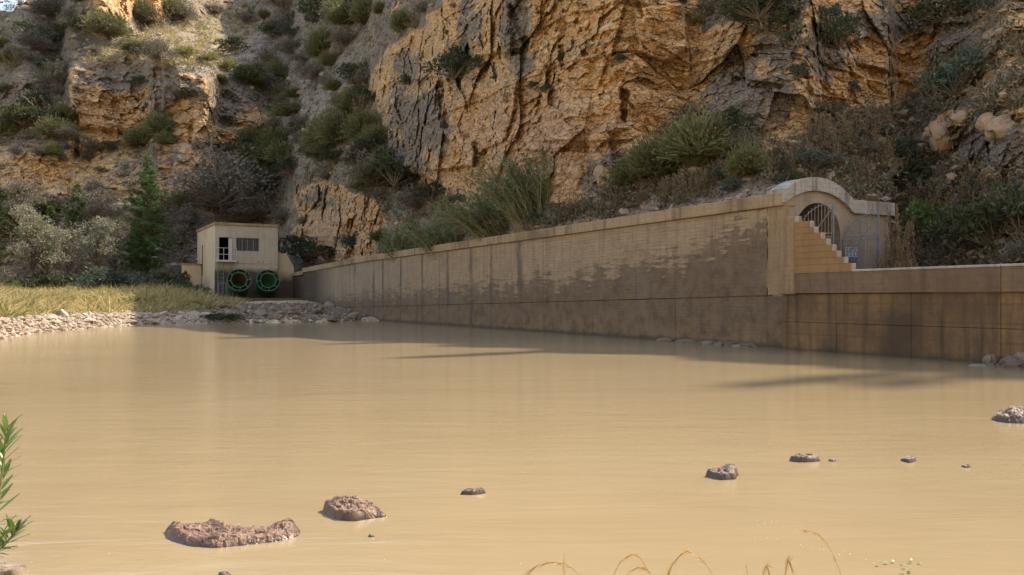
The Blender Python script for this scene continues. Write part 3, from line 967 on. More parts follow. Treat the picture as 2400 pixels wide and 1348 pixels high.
def cope_lo(y):     # underside of the coping: segmental arch, then a short sweep into the level part
    if y > 3.35: return 4.47
    c, rr, z0 = 1.45, 2.55, 5.12 - 2.55
    z = z0 + math.sqrt(max(rr * rr - (y - c) ** 2, 0))
    return max(z, 4.47) if y > 2.6 else z


ys = sorted(set(list(np.linspace(0.02, 5.1, 52)) + [AC - AR, AC + AR]))
hw = MB()
seg_l = [y for y in ys if y <= AC - AR + 1e-6]
seg_m = [y for y in ys if AC - AR - 1e-6 <= y <= AC + AR + 1e-6]
seg_r = [y for y in ys if y >= AC + AR - 1e-6]
face_poly(seg_l, [1.2] * len(seg_l), [cope_lo(y) + .01 for y in seg_l], -0.45, 0, hw)
face_poly(seg_m, [ASP + math.sqrt(max(AR ** 2 - (y - AC) ** 2, 0)) for y in seg_m], [cope_lo(y) + .01 for y in seg_m], -0.45, 0, hw)
face_poly(seg_r, [1.2] * len(seg_r), [cope_lo(y) + .01 for y in seg_r], -0.45, 0, hw)
hw.build("head_wall", M_PORTAL, portal)
cp = MB()
yc = list(np.linspace(-0.10, 5.2, 54))
face_poly(yc, [cope_lo(max(y, 0.0)) for y in yc], [cope_lo(max(y, 0.0)) + 0.45 + 0.0 * y for y in yc], -0.62, 0.13, cp)
cp.build("arch_coping", M_ARCHCOPE, portal, bevel=0.012)
# lining of the passage behind the opening
ln = MB()
na = 16
for k in range(na):
    t0, t1 = math.pi * k / na, math.pi * (k + 1) / na
    p = [(AC + AR * math.cos(t), ASP + AR * math.sin(t)) for t in (t0, t1)]
    po = [(AC + (AR + .2) * math.cos(t), ASP + (AR + .2) * math.sin(t)) for t in (t0, t1)]
    ln.add([(-0.455, p[0][0], p[0][1]), (-0.455, p[1][0], p[1][1]), (-4.5, p[1][0], p[1][1]), (-4.5, p[0][0], p[0][1])], [(0, 1, 2, 3)])
    ln.add([(-0.455, po[0][0], po[0][1]), (-0.455, po[1][0], po[1][1]), (-4.5, po[1][0], po[1][1]), (-4.5, po[0][0], po[0][1])], [(3, 2, 1, 0)])
ln.box(-4.5, -0.455, AC - AR - .2, AC - AR, 1.2, ASP)
ln.box(-4.5, -0.455, AC + AR, AC + AR + .2, 1.2, ASP)
ln.box(-4.7, -4.5, AC - AR - .2, AC + AR + .2, 1.2, ASP + AR + .2)
ln.build("passage_lining", M_PORTAL, portal)
fl = MB(); fl.box(-4.5, 5.2, 0.13, 5.6, 1.5, 1.98); fl.build("walkway", M_LEDGE, portal)

# ------------------------------------------------------------------ gate leaves


def gate_leaf(label, hinge, ang, mirror, hmax):
    """bars under an arched top; local x runs from the hinge to the free edge"""
    g = empty("gate_leaf", (0, 0, 0))
    w = WV * hinge[1] + WU * hinge[0]
    g.location = (WX + w.x, WY + w.y, 2.0)
    g.rotation_euler = (0, 0, WROT + ang)
    tag(g, label, "gate", "steel gate leaves at the arch")
    W = 1.12

    def top(t): return 1.45 + (hmax - 1.45) * math.sqrt(max(0.0, 1 - (1 - t) ** 2))
    nb = 11
    for k in range(nb):
        t = (k + 0.5) / nb
        b = MB(); b.tube((W * t, 0, 0.08), (W * t, 0, top(t) + 0.09), 0.011, n=6)
        b.build("bar", M_STEEL, g)
    for x, h, r in ((0, top(0.0) + .1, 0.024), (W, top(1.0), 0.03)):
        b = MB(); b.tube((x, 0, 0), (x, 0, h), r, n=8); b.build("post", M_BLUESTEEL, g)
    for z in (0.1, 1.58, 1.70):
        b = MB(); b.box(0.02, W - 0.02, -0.018, 0.018, z - 0.018, z + 0.018); b.build("rail", M_BLUESTEEL, g)
    pts = [(W * t, 0, top(t)) for t in np.linspace(0, 1, 13)]
    b = MB(); b.path(pts, [0.016] * 13, 6); b.build("top_rail", M_BLUESTEEL, g)
    b = MB(); b.box(-.02, .02, -.03, -.012, 0, 0, zs=(0, 0, .01, .01))
    d = MB(); d.tube((0.05, -0.02, 1.0), (W - 0.06, -0.02, hmax - 0.2), 0.016, n=6); d.build("brace", M_STEEL, g)
    return g


# local +x of the portal frame faces out of the hill side opening, +y is into the hill
gate_leaf("steel bar gate leaf swung half open across the dark arch", (0.04, AC - AR + 0.03), R(48), False, 2.66)
gate_leaf("steel bar gate leaf swung back against the head wall, in front of the blue sign", (0.06, AC + AR + 0.06), R(52), True, 2.45)

sg = empty("sign", (0, 0, 0))
w = WV * 2.78 + WU * 0.03
sg.location = (WX + w.x, WY + w.y, 2.86); sg.rotation_euler = (0, 0, WROT + R(90))
tag(sg, "small blue and white sign on the head wall behind the gate bars", "sign")
q = MB(); q.box(0, 0.66, -0.015, 0.0, 0, 0.50); q.build("plate", M_SIGNBLUE, sg)
q = MB(); q.box(0.02, 0.64, -0.019, -0.0155, 0.15, 0.48)
q.build("white_panel", M_SIGNWHITE, sg)
for k in range(4):   # worn, unreadable characters
    x = 0.06 + 0.15 * k
    q = MB()
    q.box(x, x + 0.085, -0.023, -0.0195, 0.42, 0.445)
    q.box(x, x + 0.022, -0.0225, -0.0195, 0.335, 0.418)
    q.box(x, x + 0.085, -0.023, -0.0195, 0.31, 0.333)
    q.box(x + 0.063, x + 0.085, -0.0225, -0.0195, 0.215, 0.308)
    q.box(x, x + 0.085, -0.023, -0.0195, 0.19, 0.213)
    q.build("character", M_SIGNBLUE, sg)

# ------------------------------------------------------------------ valve house
HC = P(504, 690, 80.2)
hv = Vector((5.1, 2.8, 0)).normalized()
HROT = math.atan2(hv.y, hv.x)
HW, HDp, HZ = 5.85, 10.5, 8.53
house = empty("valve_house", (HC.x, HC.y, 0), HROT)
tag(house, "small flat-roofed beige concrete valve house above two green outlet valves", "building")


def hx(px, n=0.0):     # photograph column to distance along the front
    k = (px - 1200) / FPX
    # X = HC.x + s*hv.x ; Y = HC.y + s*hv.y ; X = k*Y
    return (k * HC.y - HC.x) / (hv.x - k * hv.y)


def hz(px, y):
    s = hx(px); return CAM_H + (700 - y) / FPX * (HC.y + s * hv.y)


dx0, dx1, dz0, dz1 = hx(513.5), hx(545), hz(524, 609), hz(524, 556)
wx0, wx1, wz0, wz1 = hx(553.5), hx(607.5), hz(580, 589), hz(580, 558)
q = MB()
for x0, x1, z0, z1 in ((0, dx0, 0.5, HZ), (dx0, dx1, 0.5, dz0), (dx0, dx1, dz1, HZ), (dx1, wx0, 0.5, HZ),
                       (wx0, wx1, 0.5, wz0), (wx0, wx1, wz1, HZ), (wx1, HW, 0.5, HZ)):
    q.box(x0, x1, 0, 0.28, z0, z1)
q.build("front_wall", M_HOUSE, house)
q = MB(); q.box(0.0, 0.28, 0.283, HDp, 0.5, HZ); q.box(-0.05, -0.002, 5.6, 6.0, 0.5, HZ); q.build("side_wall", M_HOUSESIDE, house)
q = MB(); q.box(HW - .28, HW, 0.283, HDp, 0.5, HZ); q.box(0.283, HW - .283, HDp - .28, HDp, .5, HZ); q.build("back_wall", M_HOUSE, house)
q = MB(); q.box(-0.10, HW + 0.10, -0.12, HDp + .1, HZ + .003, HZ + 0.25)
rf = q.build("roof", M_COPE, house, bevel=0.02)
q = MB(); q.box(0.3, HW - .3, 4.0, 4.1, dz0 - .3, HZ); q.box(0.3, HW - .3, .3, 4.0, dz0 - .4, dz0 - .3); q.build("interior", M_DARK, house)
# narrow window in the side wall
q = MB(); q.box(-0.02, 0.0 - .002, 7.0, 7.45, 3.9, 7.0); q.build("side_window", M_GLASS, house)
# door: dark opening, white leaf folded in its right part
d = MB(); d.box(hx(536), dx1 - .02, 0.10, 0.15, dz0, dz1 - .02); d.build("door", M_WHITE, house)
# window with frame, mullions, bars
wf = MB()
wf.box(wx0, wx1, 0.12, 0.18, wz1 - .06, wz1); wf.box(wx0, wx1, 0.12, 0.18, wz0, wz0 + .06)
wf.box(wx0, wx0 + .06, 0.121, 0.18, wz0 + .06, wz1 - .06); wf.box(wx1 - .06, wx1, 0.121, 0.18, wz0 + .06, wz1 - .06)
wfo = wf.build("window", M_BLUESTEEL, house)
for px in (568.5, 580, 595):
    b = MB(); b.box(hx(px) - .03, hx(px) + .03, 0.11, 0.17, wz0 + .06, wz1 - .06); b.build("mullion", M_STEEL, wfo)
for k in range(16):
    x = wx0 + (wx1 - wx0) * (k + .5) / 16
    b = MB(); b.box(x - .012, x + .012, 0.085, 0.105, wz0 + .01, wz1 - .01); b.build("bar", M_BLUESTEEL, wfo)
b = MB(); b.box(wx0 + .06, wx1 - .06, 0.19, 0.20, wz0 + .06, wz1 - .06); b.build("pane", M_GLASS, wfo)
# balcony
bx0, bx1 = hx(505.5), hx(550)
bz = hz(527, 612)
q = MB(); q.box(bx0, bx1, -0.95, -0.003, bz - .10, bz + .06)
bal = q.build("balcony", M_WHITE, house)
zr = hz(527, 582.5)
for px in (506, 520, 536, 549.5):
    for yy in ((-0.93, -0.05) if px in (506, 549.5) else (-0.93,)):
        b = MB(); b.box(hx(px) - .022, hx(px) + .022, yy - .022, yy + .022, bz + .06, zr); b.build("post", M_WHITE, bal)
for z in (zr, (zr + bz) / 2):
    b = MB(); b.box(bx0, bx1, -.96, -.90, z - .022, z + .022)
    b.box(bx0, bx0 + .06, -.895, -.02, z - .028, z + .028); b.box(bx1 - .06, bx1, -.895, -.02, z - .028, z + .028)
    b.build("rail", M_WHITE, bal)
# ladder below the balcony
lx0, lx1 = hx(508), hx(521.5)
lad = MB(); lad.tube((lx0, -.5, 1.6), (lx0, -.5, bz - .1), .025, n=6); lad.tube((lx1, -.5, 1.6), (lx1, -.5, bz - .1), .025, n=6)
lado = lad.build("ladder", M_STEEL, house)
for k in range(9):
    z = 1.8 + k * (bz - 2.1) / 8.5
    b = MB(); b.tube((lx0, -.5, z), (lx1, -.5, z), .018, n=6); b.build("rung", M_STEEL, lado)
b = MB()
gx0, gx1 = hx(506), hx(525)
b.box(gx0, gx1, -1.2, -1.15, 3.02, 3.08); b.box(gx1 - .06, gx1, -1.2, -1.15, 1.4, 3.017); b.box((gx0 + gx1) / 2 - .02, (gx0 + gx1) / 2 + .02, -1.2, -1.15, 1.4, 3.017); b.box(gx0, gx0 + .05, -1.2, -1.15, 1.4, 3.017)
b.build("handrail_frame", M_STEEL, house)
# ledge with dark holes below the windows, slab at the foot
q = MB(); q.box(hx(548), HW - .1, -0.05, -.002, hz(600, 618), hz(600, 616)); q.build("ledge", M_HOUSE, house)
for px in (552, 557, 605, 617):
    q = MB(); q.tube((hx(px), -.004, hz(600, 614)), (hx(px), -.06, hz(600, 614)), .05, n=8); q.build("drain_hole", M_DARK, house)
q = MB(); q.box(1.0, HW + 2.2, -3.6, -.002, 0.9, 1.62); q.build("apron_slab", M_LOWWALL, house, bevel=.03)

# stub walls either side
sw = empty("wing_wall", (HC.x, HC.y, 0), HROT)
tag(sw, "low beige wing wall running back from the left side of the valve house", "wall")
q = MB(); q.box(-1.9, -0.06, 7.6, 7.95, 1.0, 5.0); q.build("wall_body", M_HOUSESIDE, sw)
q = MB(); q.box(-2.0, -0.06, 7.5, 8.05, 5.003, 5.15); q.build("wall_cap", M_COPE, sw)
sb = empty("stepped_stub_wall", (HC.x, HC.y, 0), HROT)
tag(sb, "short beige wall stepping down beside the right end of the valve house", "wall")
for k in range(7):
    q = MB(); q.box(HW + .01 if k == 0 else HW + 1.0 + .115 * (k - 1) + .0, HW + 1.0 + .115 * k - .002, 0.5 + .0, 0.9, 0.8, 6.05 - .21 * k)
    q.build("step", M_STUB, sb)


# ------------------------------------------------------------------ outlet valves
def ring(m, r0, r1, z0, z1, n=40, mi=0):
    vs, fs = [], []
    for i in range(n):
        t = 2 * math.pi * i / n
        c, s = math.cos(t), math.sin(t)
        vs += [(r0 * c, r0 * s, z0), (r1 * c, r1 * s, z0), (r1 * c, r1 * s, z1), (r0 * c, r0 * s, z1)]
    for i in range(n):
        a, b = 4 * i, 4 * ((i + 1) % n)
        for k in range(4):
            j = (k + 1) % 4
            fs.append((a + k, a + j, b + j, b + k))
    m.add(vs, fs, mi)


def revolve(m, prof, n=40, mi=0):
    vs = [(r * math.cos(2 * math.pi * i / n), r * math.sin(2 * math.pi * i / n), z) for r, z in prof for i in range(n)]
    fs = [(k * n + i, k * n + (i + 1) % n, (k + 1) * n + (i + 1) % n, (k + 1) * n + i) for k in range(len(prof) - 1) for i in range(n)]
    m.add(vs, fs, mi)


M_RUSTGREEN = mat_plain('rusty_green_throat', (0.035, 0.05, 0.022), (0.085, 0.065, 0.03), 0.7, 2.0)


def outlet_valve(label, c, throat):
    g = empty("outlet_valve", c)
    ax = Vector((-c.x * 0.012 + 0.05, -0.92, 0.36)).normalized()
    g.rotation_euler = ax.to_track_quat('Z', 'Y').to_euler()
    tag(g, label, "outlet valve", "green outlet valves below the house")
    m = MB(); revolve(m, [(1.075, -0.02), (1.075, -0.5), (0.98, -0.52), (0.98, -2.2), (1.06, -2.25), (1.06, -2.45), (0.95, -2.5), (0.95, -4.2)]); m.build("body", M_GREEN, g, smooth=False)
    m = MB(); ring(m, 1.025, 1.085, -0.05, 0.06); m.build("outer_ring", M_GREEN, g)
    m = MB(); ring(m, 0.70, 0.735, -0.9, 0.05); m.build("inner_ring", M_GREENLT, g)
    m = MB(); revolve(m, [(0.70, 0.0), (0.66, -0.35), (0.52, -0.9), (0.30, -1.5), (0.0, -1.75)]); m.build("bowl", throat, g)
    m = MB(); ring(m, 0.735, 1.02, -0.82, -0.80); m.build("back_plate", M_GREENDK, g)
    for k in range(8):
        t = 2 * math.pi * (k + 0.1) / 8
        m = MB(); m.box(0.737, 1.023, -0.018, 0.018, -0.45, 0.03)
        o = m.build("vane", M_GREENLT, g); o.rotation_euler = (0, 0, t)
    for k in range(20):
        t = 2 * math.pi * (k + 0.5) / 20
        m = MB(); m.tube((1.056 * math.cos(t), 1.056 * math.sin(t), .06), (1.056 * math.cos(t), 1.056 * math.sin(t), .09), .018, n=6); m.build("bolt", M_GREENDK, g)
    m = MB(); m.box(-1.0, -.7, -1.6, -.9, -2.6, -2.2); m.build("foot", M_GREEN, g)
    m = MB(); m.box(.7, 1.0, -1.6, -.9, -2.6, -2.2); m.build("foot", M_GREEN, g)
    return g


outlet_valve("large green outlet valve nearer the ladder, its throat rusty brown inside", P(560.5, 656.5, 78.6), M_RUSTGREEN)
outlet_valve("large green outlet valve next to the long wall, with a bright green throat", P(628.5, 657.5, 80.2), M_GREEN)

# ------------------------------------------------------------------ plants: materials and shapes
L_BROOM = mat_leaf("broom_twigs", (0.07, 0.085, 0.03), (0.20, 0.22, 0.09), 0.25, 0.35, (0.17, 0.13, 0.075), 0.22)
L_DARK = mat_leaf("dark_leaves", (0.028, 0.038, 0.018), (0.085, 0.105, 0.05), 0.2, 0.3, (0.08, 0.065, 0.04), 0.12)
L_TEAL = mat_leaf("blue_green_leaves", (0.035, 0.055, 0.042), (0.10, 0.135, 0.095), 0.2, 0.3)
L_GREY = mat_leaf("grey_scrub_leaves", (0.095, 0.092, 0.076), (0.22, 0.212, 0.178), 0.2, 0.3, (0.15, 0.11, 0.075), 0.3)
L_DRY = mat_leaf("dry_weed", (0.15, 0.10, 0.06), (0.33, 0.235, 0.145), 0.2, 0.3, (0.09, 0.085, 0.05), 0.25)
L_YELL = mat_leaf("yellow_broom", (0.15, 0.15, 0.05), (0.33, 0.31, 0.11), 0.3, 0.3, (0.12, 0.11, 0.06), 0.3)
L_PALE = mat_leaf("pale_tree_leaves", (0.15, 0.165, 0.115), (0.33, 0.345, 0.25), 0.3, 0.25, (0.19, 0.16, 0.12), 0.25)
L_PINE = mat_leaf("pine_needles", (0.042, 0.075, 0.028), (0.125, 0.20, 0.075), 0.2, 0.2)
L_CANE = mat_leaf("cane_leaves", (0.08, 0.115, 0.05), (0.20, 0.25, 0.13), 0.25, 0.2, (0.25, 0.20, 0.11), 0.18)
L_STALK = mat_leaf("cane_stalks", (0.22, 0.16, 0.085), (0.37, 0.29, 0.165), 0.05, 0.2)
L_STRAW = mat_leaf("straw_grass", (0.40, 0.31, 0.14), (0.62, 0.51, 0.27), 0.3, 0.2, (0.15, 0.165, 0.06), 0.36)
L_HILLG = mat_leaf("hill_grass", (0.13, 0.11, 0.07), (0.30, 0.25, 0.16), 0.2, 0.2, (0.08, 0.085, 0.045), 0.35)
L_GREENB = mat_leaf("fresh_green_leaves", (0.05, 0.09, 0.025), (0.13, 0.20, 0.06), 0.3, 0.25)
M_BARK = mat_plain("bark", (0.085, 0.062, 0.045), (0.16, 0.12, 0.09), 0.95, 5, 0, 0.1, 0.8, 0.05)
M_TWIG = mat_plain("twigs", (0.10, 0.08, 0.06), (0.18, 0.145, 0.11), 0.95, 5, 0, 0.1)


def unit(a):
    return a / np.maximum(np.linalg.norm(a, axis=-1, keepdims=True), 1e-9)


def blades(b, d, L, w, bend, segs=2):
    """tapered strips from b along d, bending by bend"""
    n = len(b)
    d = unit(d)
    side = unit(np.cross(d, RNG.normal(size=(n, 3))))
    V = []
    for k in range(segs):
        t = k / segs
        c = b + d * (L * t)[:, None] + bend * (L * t * t)[:, None]
        ww = (w * (1 - 0.45 * t))[:, None] * 0.5
        V += [c - side * ww, c + side * ww]
    V.append(b + d * L[:, None] + bend * L[:, None])
    m = 2 * segs + 1
    V = np.stack(V, 1)                       # n, m, 3
    o = (np.arange(n) * m)[:, None]
    quads = np.concatenate([o + np.array([[2 * k, 2 * k + 1, 2 * k + 3, 2 * k + 2]]) for k in range(segs - 1)]) if segs > 1 else np.zeros((0, 4), int)
    tris = o + np.array([[2 * segs - 2, 2 * segs - 1, 2 * segs]])
    return V.reshape(-1, 3), quads, tris


def leafq(c, d, L, w):
    """diamond leaves"""
    n = len(c)
    d = unit(d)
    s = unit(np.cross(d, RNG.normal(size=(n, 3))))
    up = np.cross(s, d)
    V = np.stack([c, c + d * (L * .45)[:, None] + s * (w * .5)[:, None] + up * (L * .06)[:, None], c + d * L[:, None],
                  c + d * (L * .45)[:, None] - s * (w * .5)[:, None] + up * (L * .06)[:, None]], 1).reshape(-1, 3)
    F = (np.arange(n) * 4)[:, None] + np.array([[0, 1, 2, 3]])
    return V, F


class Acc:
    def __init__(self):
        self.V, self.Q, self.T, self.mq, self.mt, self.n = [], [], [], [], [], 0

    def add(self, V, Q=None, T=None, mi=0):
        if Q is not None and len(Q):
            self.Q.append(np.asarray(Q) + self.n); self.mq.append(np.full(len(Q), mi))
        if T is not None and len(T):
            self.T.append(np.asarray(T) + self.n); self.mt.append(np.full(len(T), mi))
        self.V.append(V); self.n += len(V)

    def tubes(self, pts, rs, n=5, mi=0):
        m = MB(); m.path(pts, rs, n)
        q = np.array([f for f in m.f if len(f) == 4])
        self.add(np.array(m.v), q, None, mi)

    def mesh(self, name, mats, smooth=False):
        Fs, mi = [], []
        if self.Q: Fs.append(np.concatenate(self.Q)); mi.append(np.concatenate(self.mq))
        if self.T: Fs.append(np.concatenate(self.T)); mi.append(np.concatenate(self.mt))
        return mesh_np(name, np.concatenate(self.V), Fs, mats, smooth, np.concatenate(mi))


def rand_dir(n, zmin=-1.0, zmax=1.0):
    z = RNG.uniform(zmin, zmax, n); t = RNG.uniform(0, 2 * np.pi, n); r = np.sqrt(1 - z * z)
    return np.stack([r * np.cos(t), r * np.sin(t), z], 1)


def shrub_broom(mat, n=620, tall=1.0, seed=0):
    a = Acc()
    nl = 5
    for k in range(nl):
        c = np.array([0.45 * math.cos(k * 2.4 + seed), 0.45 * math.sin(k * 2.4 + seed), 0]) * RNG.uniform(0.2, 1)
        m = n // nl
        d = rand_dir(m, 0.12, 1.0); d[:, 2] *= tall
        d = d + RNG.normal(size=(m, 3)) * 0.12
        lf = RNG.uniform(0.75, 1.1)
        st = RNG.uniform(0.08, 0.62, m)
        L = (RNG.uniform(0.8, 1.02, m) - st) * lf * .8 + .12
        b = c + RNG.normal(size=(m, 3)) * 0.09 + unit(d) * (st * lf)[:, None]
        b[:, 2] = np.abs(b[:, 2])
        V, Q, T = blades(b, d, L, RNG.uniform(0.03, 0.06, m), np.array([[0, 0, -0.12]]) + RNG.normal(size=(m, 3)) * 0.1)
        a.add(V, Q, T)
        tips = b + unit(d) * (L * RNG.uniform(.5, 1, m))[:, None]
        V, F = leafq(tips, d + RNG.normal(size=(m, 3)) * .4, RNG.uniform(.08, .17, m), RNG.uniform(.03, .06, m))
        a.add(V, F)
    return a.mesh("shrub", mat)


def shrub_leafy(mat, clumps=26, per=46, leaf=0.13, squash=0.8, seed=0):
    a = Acc()
    for k in range(clumps):
        u = rand_dir(1, -0.25, 1.0)[0] * RNG.uniform(0.35, 0.92) * np.array([1, 1, squash]) + np.array([0, 0, 0.32])
        r = RNG.uniform(0.16, 0.34)
        d = rand_dir(per, -0.6, 1)
        c = u + d * r * RNG.uniform(0.5, 1.0, (per, 1)) * np.array([1, 1, .8])
        V, F = leafq(c, d + RNG.normal(size=(per, 3)) * 0.6 + [0, 0, .25], RNG.uniform(.6, 1.3, per) * leaf, RNG.uniform(.35, .6, per) * leaf)
        a.add(V, F)
        a.tubes([(0, 0, -0.1), tuple(u * .5 + [0, 0, -.05]), tuple(u)], [.03, .02, .008], 4, 1)
    return a.mesh("shrub", [mat, M_TWIG])


def shrub_weed(mat, stems=13, tall=1.5, seed=0):
    a = Acc()
    for k in range(stems):
        b = np.array([RNG.normal() * .28, RNG.normal() * .28, 0]); lean = RNG.normal(size=2) * 0.22
        H = RNG.uniform(.55, 1.0) * tall
        tip = b + np.array([lean[0] * H, lean[1] * H, H])
        a.tubes([tuple(b), tuple((b + tip) / 2 + RNG.normal(size=3) * .03), tuple(tip)], [.016, .012, .006], 4, 0)
        m = 70
        t = RNG.uniform(.25, 1, m)
        c = b + (tip - b) * t[:, None] + RNG.normal(size=(m, 3)) * (0.11 * (1.15 - t))[:, None]
        V, F = leafq(c, rand_dir(m, -.3, 1), RNG.uniform(.05, .12, m), RNG.uniform(.03, .06, m))
        a.add(V, F)
    m = 160
    V, Q, T = blades(RNG.normal(size=(m, 3)) * [.35, .35, 0], rand_dir(m, .3, 1), RNG.uniform(.25, .55, m), np.full(m, .035), RNG.normal(size=(m, 3)) * .15)
    a.add(V, Q, T)
    return a.mesh("weed", mat)


def shrub_twiggy(mat, seed=0):
    a = Acc()
    m = 260
    d = rand_dir(m, 0.0, 1.0)
    V, Q, T = blades(RNG.normal(size=(m, 3)) * .1, d, RNG.uniform(.5, 1.05, m), np.full(m, .013), RNG.normal(size=(m, 3)) * .2)
    a.add(V, Q, T, 1)
    m = 2300
    d = rand_dir(m, -0.1, 1.0)
    lump = 0.72 + 0.3 * np.sin(d[:, 0] * 5 + seed) * np.sin(d[:, 1] * 6 + seed * 2) + 0.15 * np.sin(d[:, 2] * 9)
    c = d * (lump * RNG.uniform(.45, 1, m) ** .5)[:, None] * [1, 1, .85] + [0, 0, .15]
    V, F = leafq(c, d + RNG.normal(size=(m, 3)) * .7, RNG.uniform(.05, .10, m), RNG.uniform(.025, .05, m))
    a.add(V, F)
    return a.mesh("shrub", [mat, M_TWIG])


PROTO = {
    "broom": [shrub_broom(L_BROOM, 1150, 1.0, s) for s in range(3)],
    "dark": [shrub_leafy(L_DARK, 26, 48, .15, .8, s) for s in range(3)],
    "teal": [shrub_leafy(L_TEAL, 28, 48, .14, .85, s) for s in range(3)],
    "grey": [shrub_twiggy(L_GREY, s) for s in range(3)],
    "dry": [shrub_weed(L_DRY, 13, 1.7, s) for s in range(3)],
    "yellow": [shrub_broom(L_YELL, 420, .9, s) for s in range(2)],
    "pale": [shrub_twiggy(L_PALE, s + 5) for s in range(2)],
    "green": [shrub_leafy(L_GREENB, 18, 46, .16, .9, s) for s in range(2)],
}


def shrub(kind, pos, w, label, group=None, hgt=1.0, name=None, rise=False):
    """a shrub w metres wide, standing at pos"""
    o = link(name or ("weed" if kind == "dry" else "shrub"), random.choice(PROTO[kind]))
    o.location = pos + Vector((0, -0.10 * w, (0.10 if rise else -0.06) * w))
    s = w / 2.0
    o.scale = (s * random.uniform(.9, 1.1), s * random.uniform(.9, 1.1), s * hgt * random.uniform(.9, 1.1))
    o.rotation_euler = (random.uniform(-.12, .12), random.uniform(-.12, .12), random.uniform(0, 6.28))
    return tag(o, label, "weed" if kind == "dry" else "shrub", group)


def hill_shrub(kind, px, y, wpx, label, group=None, hgt=1.0):
    p, _ = hill_at(px, y)
    return shrub(kind, p, wpx / FPX * p.y, label, group, hgt * (1.25 if kind == 'broom' else 1.0), None, kind != 'dry')


